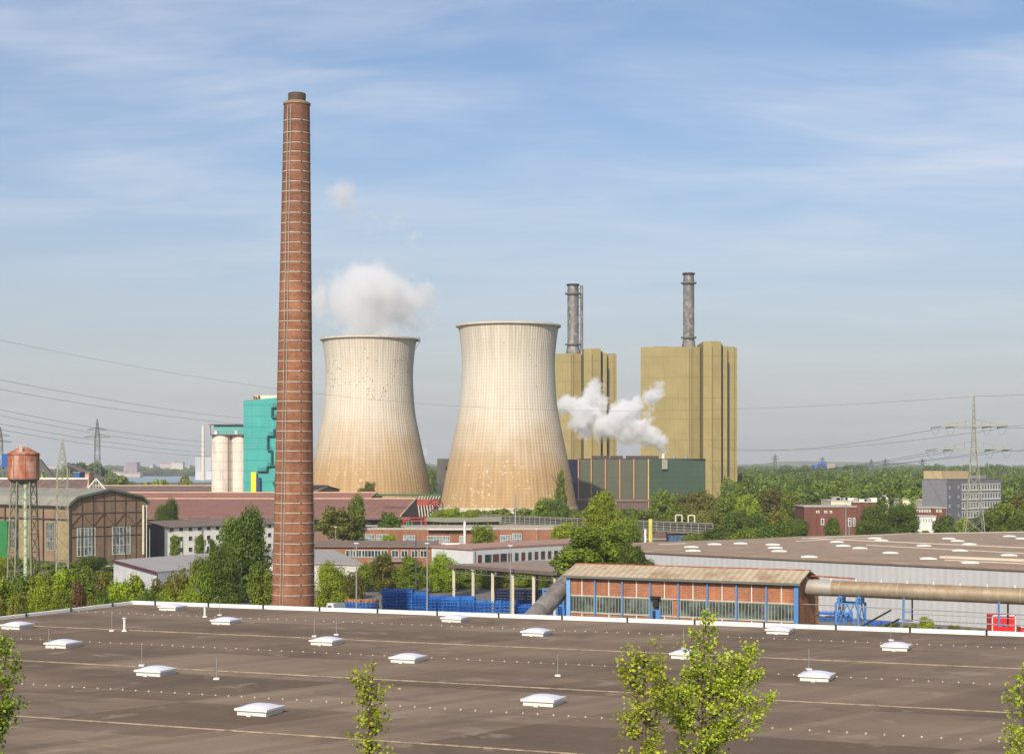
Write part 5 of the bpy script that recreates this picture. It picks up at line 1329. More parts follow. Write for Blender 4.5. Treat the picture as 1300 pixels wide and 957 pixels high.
strip((1030, 683.5), (1330, 696.5), .8); strip((1012, 687), (1120, 682.0), .5); strip((1196, 708), (1330, 713.5), 1.6, h=.5); strip((1200, 711), (1330, 717), .5)
strip((1020, 683.5), (1160, 676.9), .9); strip((1165, 677.2), (1330, 674.8), 1.2); strip((838, 691), (870, 690), .8); strip((1100, 692), (1330, 704), .3)
wl_ = MB(); bdir2 = wd
mb = MB(); mb.bar(wL+zz*(zR-.3)-Vector((wd.y,-wd.x,0))*0, wR+zz*(zR-.3), .5, .22); mb.build('roof_edge', plain('brown_edge_trim', (.16,.12,.10)), hall)
def sky2():
    r = thing('roof_skylight', 'x', 'skylight'); MB().box(-1.2,1.2,-.9,.9,-.02,.13).build('frame', M['white'], r)
    d = MB(); n = 8; vs = []; fs = []
    for j in range(n+1):
        for i in range(n+1):
            u, v_ = i/n*2-1, j/n*2-1; vs.append((u*1.1, v_*.8, .133+.14*((1-abs(u)**2.2)*(1-abs(v_)**2.2))**.75))
    for j in range(n):
        for i in range(n): k = j*(n+1)+i; fs.append((k, k+1, k+n+2, k+n+1))
    d.add(vs, fs, True); d.build('dome', M['domewhite'], r); return r
SK2 = [(1027, 707), (1070, 693), (1091.5, 696), (1118.5, 686), (1130, 702), (1172.5, 692.8), (1178, 709.3), (1204, 683.8), (1215, 686.8), (1230, 690.8), (1218, 699), (1231, 714.5), (1281, 680.8), (1297, 683.8), (1280, 705), (1062, 688), (878, 694.5), (880, 699.3), (981, 691.5), (984, 695.5), (989, 699.8), (907, 691), (1110, 683.5), (940, 690)]
LB2 = ['by itself close to the grey wall above the brick building end', 'inner one of a close pair near the red brick house', 'outer one of a close pair near the red brick house', 'small one at the far roof edge before the big dark round trees', 'in the middle of the brown roof, third back from the pipe trestle',
       'just under the pale cross strip, before the big dark round trees', 'near the wall edge, halfway along the brown roof', 'first of the diagonal three running from the pale pylon', 'second of the diagonal three running from the pale pylon', 'third of the diagonal three running from the pale pylon', 'lone one under the diagonal three by the pale pylon',
       'lowest of all, touching the raised pale strip', 'far one at the picture edge beyond the pale pylon', 'partly cut off by the picture edge beyond the pale pylon', 'between the cross strip and the raised pale strip near the picture edge', 'small one before the small round tree of the red brick house',
       'upper one of two seen past the big tree', 'lower one of two seen past the big tree', 'top one of three in a slanting row past the olive boiler house', 'middle one of three in a slanting row past the olive boiler house', 'bottom one of three in a slanting row past the olive boiler house', 'small one just beyond the upper of the two past the big tree', 'flat one lying on the pale strip at the far roof edge', 'small one between the two past the big tree and the slanting three']
s20 = sky2(); A2 = math.atan2(wd.y, wd.x)+math.pi
for i, (px, py) in enumerate(SK2):
    o = s20 if i == 0 else copytree(s20); o.location = G(px, py, zR+.02); o.rotation_euler = (0, 0, R(-8)); o['label'] = 'hall skylight, '+LB2[i]; o['group'] = 'skylights on the big hall roof'
    if len(o['label'].split()) > 16: o['label'] = 'hall skylight '+LB2[i]
# red gate, shrubs and yard bits at its foot
rg = thing('red_container', 'bright red steel container standing before the grey hall wall', 'container', (X(1275, 214), 214, 0)); x0, x1 = X(1259, 214), X(1289.5, 214)
MB().box(x0, x1, 214, 216.3, .1, 2.75).build('body', ribbed('red_corrugated', (.62,.02,.02), pitch=.35, depth=.25, streak=.05), rg)
mb = MB()
for a_ in (x0, x1-.12): mb.box(a_, a_+.12, 213.9, 213.99, .0, 2.8)
mb.box(x0, x1, 213.9, 213.99, 2.65, 2.8); mb.build('corner_frame', M['white'], rg)
rg = thing('red_box', 'small red steel box cut off by the picture edge', 'box', (X(1299, 216), 216, 0)); MB().box(X(1296.5, 216), X(1320, 216), 216, 218, .05, 1.0).build('body', bpy.data.materials['red_paint'], rg)
MB().box(X(1296.5, 216)-.05, X(1320, 216), 215.9, 218.1, 1.0, 1.1).build('lid', M['white'], rg)

# ================================================================ PIPE BRIDGE
pb = thing('pipe_bridge', 'long elevated pipe bridge of pale lattice passing before the cooling tower foot', 'pipe bridge', (X(760, 480), 480, 0))
a_, b_ = P(612, 653, 520), P(905, 667, 440); a_.z = b_.z = (a_.z+b_.z)/2
a_ = P(612, 653.5, 520); b_ = P(905, 664.5, 405)
mb = MB(); n = 40
for o_ in (0, 1.6):
    w_ = Vector((0, o_, 0))
    mb.bar(a_+w_, b_+w_, .2); mb.bar(a_+w_-zz*2.4, b_+w_-zz*2.4, .2)
    for i in range(n+1): p = a_.lerp(b_, i/n)+w_; mb.bar(p, p-zz*2.4, .16)
mb.build('truss', plain('pale_truss', (.27,.25,.19), var=.2), pb)
mb = MB()
for k, r_ in ((.5, .35), (1.3, .28), (2.0, .4)): mb.tube(a_+Vector((0,.9,-k)), b_+Vector((0,.9,-k)), r_, 8)
mb.build('pipe_bundle', plain('dull_pipes', (.14,.14,.13), var=.3), pb)
for k in (.05, .27, .5, .75, .93):
    p = a_.lerp(b_, k); MB().bar((p.x,p.y+.8,0), (p.x,p.y+.8,p.z-2.3), .6).build('leg', M['pylondark'], pb)
p = a_.lerp(b_, .775); MB().box(p.x-.45, p.x+.45, p.y-.9, p.y-.2, 0, p.z+.6).build('yellow_leg', plain('mustard_paint', (.50,.48,.10)), pb)
MB().box(p.x-1.6, p.x-1.1, p.y-.9, p.y-.4, 0, p.z-2.0).build('white_leg', M['white'], pb)
mb = MB()
for k in (.87, .915): p = a_.lerp(b_, k); mb.path([p, p+zz*1.8, p+zz*1.8+Vector((1.6,0,0)), p+Vector((1.6,0,0))], .18, 6)
mb.build('expansion_loop', M['cream'], pb)

# brown sheds behind the white building
for nm_, lb, pxl, pxr, Y, ye, yr, cwall, croof in (
    ('brown_shed', 'dark brown roofed shed beside the brick workshop end, under the pipe bridge', 670, 712, 440, 683, 671.5, (.26,.11,.06), (.15,.105,.09)),
    ('gabled_shed', 'brown twin gabled shed under the pipe bridge, past the big tree', 795, 852, 455, 680, 668, (.14,.095,.08), (.17,.12,.10)),
    ('blue_windowed_shed', 'dark shed with blue glazed front beside the mustard bridge leg', 848, 872, 450, 677, 674.5, (.03,.04,.06), (.12,.09,.08))):
    m = Y/FPX; o = thing(nm_, lb, 'shed', (X(pxl, Y), Y, 0)); x0, x1 = X(pxl, Y), X(pxr, Y); ze_, zr_ = H-(ye-HY)*m, H-(yr-HY)*m
    if nm_ == 'gabled_shed':
        for k in (0, 1):
            a0_, a1_ = x0+(x1-x0)*k/2, x0+(x1-x0)*(k+1)/2; c_ = (a0_+a1_)/2
            wv = MB(); wv.add([(a0_,Y,0),(a1_,Y,0),(a1_,Y,ze_),(c_,Y,zr_),(a0_,Y,ze_),(a0_,Y+25,0),(a1_,Y+25,0),(a1_,Y+25,ze_),(c_,Y+25,zr_),(a0_,Y+25,ze_)], [(0,1,2,3,4),(9,8,7,6,5),(1,6,7,2),(5,0,4,9)]); wv.build('wall', ribbed('brown_gable_sheets%d' % k, cwall, pitch=.8, depth=.3), o)
            r_ = MB()
            for u0, u1, z0_, z1_ in ((a0_, c_, ze_, zr_), (c_, a1_, zr_, ze_)): r_.hexa([(u0,Y-.4,z0_+.02),(u1,Y-.4,z1_+.02),(u1,Y+25,z1_+.02),(u0,Y+25,z0_+.02),(u0,Y-.4,z0_+.3),(u1,Y-.4,z1_+.3),(u1,Y+25,z1_+.3),(u0,Y+25,z0_+.3)])
            r_.build('roof', plain('shed_roof%d' % k, croof), o)
        mb = MB().box(x0, x1, Y-.3, Y-.05, ze_-1.1, ze_-.7); mb.build('sill_band', M['steel'], o)
    else:
        MB().box(x0, x1, Y, Y+12, 0, ze_).build('wall', plain('shed_wall_%d' % pxl, cwall, var=.3), o)
        MB().hexa([(x0-.3,Y-.4,ze_),(x1+.3,Y-.4,ze_),(x1+.3,Y+9,zr_),(x0-.3,Y+9,zr_),(x0-.3,Y-.4,ze_+.3),(x1+.3,Y-.4,ze_+.3),(x1+.3,Y+9,zr_+.3),(x0-.3,Y+9,zr_+.3)]).build('roof', plain('shed_roof_%d' % pxl, croof), o)
        F = Fac((x0, Y), (x1, Y))
        if pxl == 670: F.window(o, .6, 2.6, ze_-3.6, ze_-1.2, M['frame'], M['glass'], 1, 0, .15)
        else:
            for k in range(4): F.window(o, .4+k*1.1, 1.3+k*1.1, ze_-2.5, ze_-.6, M['pylondark'], plain('blue_glass%d' % k, (.04,.12,.28), .3), 0, 0, .1)
yf = thing('dry_bank', 'yellowish dry grass bank behind the brick workshop roof', 'bank', (X(655, 500), 500, 0))
mb = MB(); n = 14; top = [(X(622+i*5, 500), 500+random.uniform(-1, 1), H-(671-7*math.sin(math.pi*i/n)-HY)*500/FPX+random.uniform(-.3, .3)) for i in range(n+1)]
vs = []
for x, y, z in top: vs += [(x, y-9, z-4.5), (x, y, z), (x, y+10, z-6)]
mb.add(vs, [(i*3+j, (i+1)*3+j, (i+1)*3+j+1, i*3+j+1) for i in range(n) for j in range(2)], True)
bk_ = mb.build('earth', plain('dry_grass', (.30,.25,.10), var=.3, scale=.6, c2=(.14,.15,.05)), yf)

# ================================================================ RIGHT DISTANCE: brick houses, office, blue plant
def brickhouse(name, label, pxl, pxr, Y, yt, depth=16, wins=(), wall='darkbrick', roofc=(.36,.33,.30)):
    m = Y/FPX; o = thing(name, label, 'building', (X(pxl, Y), Y, 0)); zt = H-(yt-HY)*m
    block(o, [(X(pxl,Y),Y),(X(pxr,Y),Y-1),(X(pxr,Y),Y+depth),(X(pxl,Y),Y+depth)], 0, zt, M[wall], plain(name+'_roof_edge_%d' % pxl, roofc), .3, .3)
    F = Fac((X(pxl,Y),Y), (X(pxr,Y),Y-1))
    for (a0, a1, y0, y1) in wins: F.window(o, X(a0,Y)-X(pxl,Y), X(a1,Y)-X(pxl,Y), H-(y1-HY)*m, H-(y0-HY)*m, M['frame'], M['glass'], 0, 0, .18)
    return o
M['darkbrick'] = brick('dark_red_brick', (.17,.065,.045), (.12,.042,.03), (.17,.10,.08), scale=1.0, patch=.2)
brickhouse('red_brick_house', 'dark red brick house with white gate, past the end of the power plant trees', 1021, 1086, 480, 643.5, 16, [(1036,1040,648,651),(1046,1050,648,651),(1053,1056,648,651),(1042,1046,658,666),(1076,1080,657,668),(1082,1085,657,668)])
mb = brickhouse('red_brick_wing', 'low dark red brick wing with a row of small white windows below the grey office', 1158, 1200, 500, 645, 14, [(1163+i*3.2,1165+i*3.2,646.5,650) for i in range(6)]+[(1188,1190.5,646.5,650),(1192,1194.5,646.5,650)])
brickhouse('white_ground_floor', 'white windowed ground floor strip below the dark red brick wing', 1165, 1187, 490, 655.5, 6, [(1171+i*3.4,1173.4+i*3.4,657.5,663) for i in range(4)], 'white', (.4,.38,.34))
for i, (a0, a1, Y, y0, lb) in enumerate(((1055, 1080, 620, 636, 'pale flat roofed block seen over the red brick house'), (1082, 1112, 640, 637.5, 'reddish low block behind the red brick house'), (1112, 1150, 660, 634.5, 'row of pale rooftop sheds beyond the dark round trees'), (1146, 1198, 640, 634.5, 'long whitish flat block before the grey office'), (1180, 1199, 600, 636.5, 'small cream block touching the grey office'))):
    o = brickhouse('flat_roof_block', lb, a0, a1, Y, y0, 20, [], 'darkbrick' if i == 1 else 'cream', (.55,.52,.46))
    m = Y/FPX; rr2 = random.Random(i)
    for k in range(4): x = X(a0+(a1-a0)*(k+.4)/4.3, Y); MB().box(x, x+rr2.uniform(1.5, 3.5), Y+2, Y+5, H-(y0-HY)*m+.3, H-(y0-HY)*m+rr2.uniform(.9, 1.9)).build('roof_unit', M['white'] if k % 2 else M['roofgrey'], o)
of = thing('grey_office_block', 'four storey grey office block with rows of white framed windows', 'office', (X(1202, 520), 520, 0))
c0 = Vector((X(1202,520),520,0)); rgt = c0+Vector((.68,.735,0))*37; lft = c0+Vector((-.735,.68,0))*8.6; bkk = rgt+(lft-c0)
m = 520/FPX; zt = H-17.5*m
greyp = plain('office_grey_panel', (.17,.17,.19), var=.08)
MB().prism([xy(c0), xy(rgt), xy(bkk), xy(lft)], 0, zt, top=False).build('wall', greyp, of)
MB().prism([xy(c0), xy(rgt), xy(bkk), xy(lft)], zt, zt+.4).build('roof', plain('dark_office_roof', (.13,.12,.12)), of)
F = Fac(lft, c0); mb = MB()
for i in range(16): F.box(mb, .1, F.L-.1, zt-.9-i*1.0, zt-.84-i*1.0, .01, .06)
mb.build('panel_lines', plain('panel_line', (.26,.26,.28)), of)
F = Fac(c0, rgt)
for row in range(4):
    zb = zt-3.3-row*2.9
    b_ = MB(); F.box(b_, 9.8, 36.6, zb-.25, zb, .02, .16); F.box(b_, 9.8, 36.6, zb+1.9, zb+2.1, .02, .16); b_.build('white_band', M['white'], of)
    for i in range(14): F.window(of, 10.0+i*1.9, 11.5+i*1.9, zb, zb+1.9, M['white'], M['glass'], 0, 0, .22)
    for s in (1.5, 7.3):
        F.window(of, s, s+.8, zb+.5, zb+1.4, M['white'], M['glass'], 0, 0, .1)
pt = MB().prism([xy(c0+Vector((0,6,0))), xy(c0+Vector((.68,.735,0))*16+Vector((0,3,0))), xy(c0+Vector((.68,.735,0))*15+Vector((-4,10,0))), xy(c0+Vector((-4.3,12,0)))], zt+.4, zt+2.9); pt.build('penthouse', plain('ochre_penthouse', (.44,.34,.20), var=.15), of)
pt = MB().prism([xy(c0+Vector((.68,.735,0))*17+Vector((0,3,0))), xy(c0+Vector((.68,.735,0))*28+Vector((0,3,0))), xy(c0+Vector((.68,.735,0))*28+Vector((-4,8,0)))], zt+.4, zt+1.5); pt.build('roof_plant', M['roofgrey'], of)
Y = 2200; m = Y/FPX
bl = thing('blue_works', 'small bright blue works building far off above the forest', 'building', (X(1045, Y), Y, 0))
MB().box(X(1034,Y), X(1050,Y), Y, Y+20, 0, H-(587.5-HY)*m-3).build('wall', plain('vivid_blue', (.01,.09,.55)), bl)
MB().box(X(1039,Y), X(1047,Y), Y-2, Y, 0, H+5).build('tower', bpy.data.materials['vivid_blue'], bl)
MB().box(X(1050.2,Y), X(1060,Y), Y, Y+20, 0, H+4).build('annex', plain('tan_annex', (.35,.27,.2)), bl)

# ================================================================ FAR TOWN (left)
rt = random.Random(11)
TOWN = [(138,158,599,609,3400,(.55,.42,.36),'long pale pink factory with flat roof on the river bank'),(157,165,592,600,3600,(.40,.28,.28),'small reddish tower block behind the pink factory'),
        (160,174,587,599,3500,(.30,.22,.24),'dark reddish headframe like block on the town skyline'),(152,178,600,611,3300,(.50,.38,.34),'brick pink warehouse next to the pink factory'),
        (180,186,594,600,4200,(.55,.55,.55),'tiny white house group beyond the warehouse'),(191,200,595,600,4100,(.6,.55,.5),'tiny whitish house row right of the tiny white houses'),
        (203,218,588,600,4300,(.52,.38,.38),'pink apartment block on the town skyline'),(218,222,586,600,4200,(.6,.56,.5),'cream narrow tower block beside the pink apartments'),
        (222,232,587,602,4200,(.58,.54,.50),'cream wide apartment block beside the narrow tower'),(236,241,591,603,4000,(.5,.5,.52),'greyish small block before the white office slab'),
        (248,269,579,598,2700,(.5,.52,.54),'white gridded office slab beneath the thin far chimney'),(60,80,591,596,4200,(.55,.45,.42),'long pinkish far building right of the rusty water tank'),
        (190,194,590,595,4400,(.5,.5,.5),'tiny grey block on the skyline between trees')]
for (a0, a1, y0, y1, Y, c, lb) in TOWN:
    lb = lb.replace('right of', 'past'); m = Y/FPX; zt = H-(y0-HY)*m
    o = thing('far_building', lb, 'building', (X(a0,Y), Y, 0)); MB().box(X(a0,Y), X(a1,Y), Y, Y+25, 0, zt).build('wall', plain('far_wall_%d_%d' % (a0, a1), c, var=.08), o)
    MB().box(X(a0,Y)-1, X(a1,Y)+1, Y-1, Y+26, zt, zt+1.2).build('roof', M['roofgrey'], o)
    mb = MB(); nf = max(1, int((y1-y0)/3)); nw = max(2, int((a1-a0)/2.4))
    for r_ in range(nf):
        for k in range(nw): x = X(a0,Y)+(X(a1,Y)-X(a0,Y))*(k+.3)/nw; w_ = (X(a1,Y)-X(a0,Y))/nw*.45; z = zt-(r_+.8)*(3.2*m); mb.box(x, x+w_, Y-.4, Y, z, z+1.5*m)
    mb.build('windows', M['glassgrey'], o)
fc = thing('far_chimney', 'thin pale chimney behind the white gridded office slab beside the silos', 'chimney', (X(258,2600), 2600, 0)); MB().lathe([(3.4,0),(2.3,H+52*2600/FPX),(.1,H+52*2600/FPX)], (X(258,2600),2600,0), 16).build('shaft', plain('pale_chimney', (.62,.52,.42)), fc)
fp_ = thing('distant_works', 'tiny distant works with white steam puff seen between the cooling towers', 'works', (X(540,3200), 3200, 0))
MB().box(X(533,3200), X(545,3200), 3200, 3230, 0, H+9).build('wall', plain('far_grey', (.3,.3,.3)), fp_); MB().tube((X(538,3200),3195,0), (X(538,3200),3195,H+17), 2.5, 10).build('stack', M['white'], fp_)

# ================================================================ TREES
T = tree
# by the chimney
T('broadleaf_tree', 'huge dark green tree standing against the brick chimney', 308, 641, 88, 268, 'leafdark', 'bush', 'near', 0, .04)
T('broadleaf_tree', 'spreading dark green tree on the outer side of the huge tree by the chimney', 262, 704, 62, 252, 'leaf', 'bush', 'near', 2, .02)
T('broadleaf_tree', 'dense lower tree in front of the huge dark tree by the chimney', 283, 690, 62, 245, 'leafdark', 'bush', 'near', 1, .02)
T('broadleaf_tree', 'mid green bushy tree squeezed between the huge dark tree and the chimney shaft', 332, 712, 46, 240, 'leaf', 'bush', 'mid', 2, .02)
T('broadleaf_tree', 'brown green thin leaved tree right behind the chimney flank'.replace('right ', ''), 425, 641, 64, 420, 'leafolive', 'round', 'mid', 3, .1)
T('broadleaf_tree', 'rounded fresh green tree before the front long hall roof', 452, 626, 46, 425, 'leaf', 'tall', 'mid', 4, .06)
T('broadleaf_tree', 'small dark green tree between the fresh green tree and the red pipe frame', 493, 646, 38, 430, 'leafdark', 'round', 'mid', 5, .1)
T('shrub', 'small bright bush at the foot of the brick workshop window band', 494, 676, 30, 405, 'leafbright', 'bush', 'mid', 1, .0, cat='shrub', zt=None)
T('shrub', 'bright green round bush just past the brick chimney foot', 421, 709, 50, 255, 'leafbright', 'bush', 'near', 2, .0, cat='shrub')
T('shrub', 'olive bush behind the white van', 447, 722, 40, 275, 'leafolive', 'bush', 'mid', 3, .0, cat='shrub')
T('birch_tree', 'slender birch with pale stem behind the tall blue racks', 487, 702, 44, 285, 'leafolive', 'tall', 'mid', 6, .1, bark='birchbark')
T('birch_tree', 'second slender birch beside the lamp posts behind the racks', 520, 706, 42, 283, 'leaf', 'tall', 'mid', 7, .1, bark='birchbark')
T('shrub', 'mid green bush filling the gap behind the low rack stack', 465, 712, 36, 290, 'leaf', 'bush', 'mid', 4, .0, cat='shrub')
T('broadleaf_tree', 'bright tree at the canopy corner behind the racks', 563, 702, 50, 290, 'leafbright', 'tall', 'near', 5, .0)
T('shrub', 'loose bush right under the canopy corner'.replace('right ', ''), 588, 730, 40, 300, 'leaf', 'bush', 'mid', 6, .0, cat='shrub')
for i, (px, yt, w_, mt) in enumerate(((616, 726, 34, 'leaf'), (640, 722, 34, 'leafolive'), (664, 724, 34, 'leafbright'), (690, 726, 32, 'leaf'))):
    T('shrub', 'bush seen through the open canopy, '+ORD[i]+' from the free corner', px, yt, w_, 300+i, mt, 'bush', 'mid', i, .0, cat='shrub')
T('broadleaf_tree', 'dark green round tree before the white flue pipe on the workshop', 614, 665, 42, 392, 'leaf', 'bush', 'mid', 0, .02)
for i, (px, yt, w_) in enumerate(((556, 646, 26), (575, 641, 34), (597, 645, 26))):
    T('shrub', 'yellow green bush growing over the concrete canteen roof, '+ORD[i]+' from the trestle', px, yt, w_, 486, 'leafbright', 'bush', 'mid', i+2, .45, cat='shrub')
T('shrub', 'dark little tree showing above the front long hall before the cooling tower', 470, 608.5, 20, 610, 'leafolive', 'round', 'mid', 1, .5)
T('shrub', 'flat dark bush beside the little tree above the front long hall', 458, 617, 18, 610, 'leafdark', 'bush', 'far', 2, .4, cat='shrub')
# cooling tower right side
T('conifer_tree', 'tall narrow pointed tree before the spotted cooling tower edge', 712, 594, 34, 560, 'leaf', 'cone', 'mid', 0, .15)
T('broadleaf_tree', 'dark round tree at the foot of the pointed tree', 692, 628, 44, 550, 'leaf', 'bush', 'mid', 1, .05)
T('broadleaf_tree', 'darker round tree overlapping the dark round tree near the navy wall', 712, 631, 30, 545, 'leafdark', 'bush', 'mid', 2, .05)
T('broadleaf_tree', 'fresh green bush tree leaning on the big tree by the workshop', 716, 656, 54, 385, 'leafbright', 'bush', 'mid', 3, .02)
T('broadleaf_tree', 'tall rounded crown rising behind the big tree in front of the green hall', 763, 625, 66, 350, 'leafbright', 'tall', 'near', 1, .05)
T('broadleaf_tree', 'mid green crown between the tall rounded crown and the big tree', 788, 652, 70, 330, 'leaf', 'bush', 'near', 2, .02)
T('broadleaf_tree', 'big spreading tree standing behind the brick duct building', 757, 662, 128, 236, 'leaf', 'round', 'near', 3, .34)
T('broadleaf_tree', 'lower side crown of the big spreading tree hanging over the sheet roof', 806, 680, 62, 226, 'leafdark', 'round', 'near', 4, .3)
# row before the boiler house
ROW = [(842, 622, 40, 600, 'leaf'), (868, 622, 34, 620, 'leafolive'), (893, 620, 44, 610, 'leafolive'), (924, 622, 44, 590, 'leaf'), (951, 624, 42, 580, 'leafbright'), (979, 620, 46, 590, 'leafolive'), (1006, 626, 40, 570, 'leaf'), (1027, 632, 34, 560, 'leafolive'),
       (858, 640, 40, 520, 'leaf'), (900, 644, 42, 500, 'leafolive'), (936, 646, 40, 480, 'leafdark'), (960, 652, 36, 460, 'leafdark'), (986, 648, 44, 470, 'leafolive'), (1008, 655, 34, 450, 'leafdark'), (915, 668, 52, 400, 'leafdark'), (885, 674, 44, 400, 'leaf'), (948, 668, 48, 395, 'leaf'), (978, 666, 40, 395, 'leafdark'),(1000, 664, 36, 392, 'leafdark')]
for i, (px, yt, w_, Y, mt) in enumerate(ROW):
    w_ *= 1.22
    tier = 'back row' if i < 8 else ('middle row' if i < 14 else 'front row'); base = i if i < 8 else (i-8 if i < 14 else i-14)
    T('broadleaf_tree', {'leaf': 'mid green', 'leafolive': 'olive green', 'leafbright': 'fresh green', 'leafdark': 'dark green'}[mt]+' tree under the boiler houses, '+ORD[base]+' of the '+tier, px, yt, w_, Y, mt, ['bush', 'round', 'bush'][i % 3] if i < 8 else 'bush', 'mid', i % 6, .03, group='trees before the boiler houses')
# right side trees
T('broadleaf_tree', 'dark tree left of nothing'.replace('left of nothing', 'beside the red brick house wall, towards the plant'), 1016, 655, 30, 455, 'leafdark', 'bush', 'mid', 1, .02)
T('broadleaf_tree', 'small dark green tree before the red brick house gate', 1058, 655, 28, 440, 'leafdark', 'tall', 'mid', 2, .05)
T('broadleaf_tree', 'big dark round tree between the red brick house and the brick wing, inner half', 1108, 639, 54, 450, 'leafdark', 'bush', 'near', 3, .02)
T('broadleaf_tree', 'big dark round tree between the red brick house and the brick wing, outer half', 1144, 637, 58, 455, 'leafdark', 'bush', 'near', 4, .02)
T('broadleaf_tree', 'round tree before the brick wing foot, beside the pale pylon legs', 1200, 651, 40, 435, 'leafdark', 'round', 'mid', 5, .05)
T('broadleaf_tree', 'yellow green tree crown behind the pale pylon legs', 1224, 657, 34, 470, 'leafbright', 'bush', 'mid', 0, .02)
for i, (px, yt, w_, Y, mt) in enumerate(((1252, 650, 44, 460, 'leafdark'), (1278, 634, 50, 480, 'leaf'), (1300, 622, 52, 520, 'leafolive'), (1296, 645, 46, 455, 'leafdark'), (1262, 640, 40, 500, 'leaf'), (1318, 630, 60, 500, 'leaf'))):
    T('broadleaf_tree', ['dark', 'mid green', 'tall olive', 'low dark', 'fresh', 'outermost'][i]+' tree in the clump between the office block and the picture edge', px, yt, w_, Y, mt, 'bush', 'mid', i, .02)
for i, (px, yt, w_, Y, mt) in enumerate(((1132, 622, 34, 700, 'leafbright'), (1150, 621, 34, 720, 'leafbright'), (1110, 624, 30, 740, 'leaf'), (1090, 622, 34, 760, 'leaf'), (1064, 620, 36, 760, 'leafdark'), (1048, 622, 30, 740, 'leaf'))):
    T('broadleaf_tree', ['yellow green', 'bright', 'mid green', 'plain green', 'dark', 'pale'][i]+' tree standing just behind the low rooftops by the office block', px, yt, w_, Y, mt, 'bush', 'mid', i, .02)
# left side
T('broadleaf_tree', 'rounded dark green tree before the long brown hall beside the old hall gable', 212, 631, 44, 430, 'leafdark', 'bush', 'near', 0, .02)
T('street_tree', 'small round street tree before the white office house, nearer the gable'.replace('nearer', 'towards'), 223, 679, 19, 378, 'leaf', 'tall', 'mid', 1, .22)
T('street_tree', 'small round street tree before the white office house, middle one', 254, 677, 19, 382, 'leaf', 'tall', 'mid', 2, .22)
T('street_tree', 'third street tree before the white office house, partly behind the huge tree', 268, 684, 16, 384, 'leafdark', 'tall', 'mid', 3, .22)
for i, (px, yt, w_, mt) in enumerate(((4, 706, 30, 'leafbright'), (22, 704, 28, 'leaf'), (40, 706, 26, 'leafbright'))):
    T('shrub', 'leafy hedge bush at the foot of the water tank, '+ORD[i]+' from the picture edge', px, yt, w_, 320, mt, 'bush', 'mid', i, .0, cat='shrub')
T('shrub', 'dark bush at the foot of the old hall gable', 112, 704, 40, 330, 'leafdark', 'bush', 'mid', 4, .0, cat='shrub')
T('shrub', 'small dark bush beside the parked cars', 128, 707, 26, 345, 'leafdark', 'bush', 'mid', 5, .0, cat='shrub')
rr3 = random.Random(21)
BELT = [(6, 735, 44), (30, 722, 46), (58, 716, 44), (84, 724, 44), (105, 716, 42), (126, 726, 40), (22, 752, 46), (50, 745, 48), (78, 750, 44), (104, 742, 42), (130, 748, 40), (152, 738, 40), (172, 726, 38), (190, 738, 38), (206, 728, 34), (226, 722, 38), (244, 732, 34), (256, 716, 36), (166, 752, 36), (188, 754, 38), (212, 750, 40), (238, 748, 38), (262, 744, 36), (-6, 760, 44), (118, 764, 38), (92, 768, 36), (62, 768, 40), (30, 772, 40), (148, 762, 36), (4, 776, 40), (-12, 715, 40)]
for i, (px, yt, w_) in enumerate(BELT):
    Y = 212 if yt < 745 else 176; mt = ['leaf', 'leafbright', 'leafolive', 'leaf', 'leafbright', 'leafdark'][(i*5+i//3) % 6]
    if px < 150 and yt > 745: Y = 150
    birch = i % 4 == 1
    T('birch_tree' if birch else 'broadleaf_tree', {'leaf': 'mid green', 'leafolive': 'olive', 'leafbright': 'fresh green', 'leafdark': 'dark green'}[mt]+(' birch' if birch else ' leafy tree')+' in the belt behind the dark roof, '+ORD[i % 30]+' of the belt', px, yt, w_*(1.12 if birch else 1.25), Y+rr3.uniform(-8, 8), mt, ['tall', 'bush', 'round', 'tall'][i % 4], 'near' if Y < 200 else 'mid', i % 5, .03, group='green belt behind the dark roof', bark='birchbark' if birch else 'bark')
T('shrub', 'reddish brown leaved shrub inside the belt below the lattice mast', 100, 733, 30, 200, 'leafred', 'bush', 'mid', 2, .0, cat='shrub')
# yard weeds behind parapet, right
T('shrub', 'pale flowering shrub before the grey hall wall under the huge pipe', 1176, 779, 26, 214, 'leafyellow', 'bush', 'mid', 3, .0, cat='shrub')
T('shrub', 'low olive weeds beside the blue trestle foot along the grey wall', 1132, 789, 26, 222, 'leafolive', 'bush', 'mid', 1, .0, cat='shrub')
for i, (px, yt, w_) in enumerate(((1104, 790, 16), (1118, 791, 14), (1150, 792, 16), (1161, 790, 12), (1192, 794, 14), (1228, 796, 16), (1244, 797, 12))):
    T('shrub', 'scruffy weed clump along the grey hall wall, '+ORD[i]+' from the blue trestle', px, yt, w_, 215, 'leafolive', 'bush', 'far', i % 4, .0, cat='weeds')
T('shrub', 'low weeds next to the pale flowering shrub', 1212, 793, 24, 212, 'leafolive', 'bush', 'mid', 0, .0, cat='shrub')
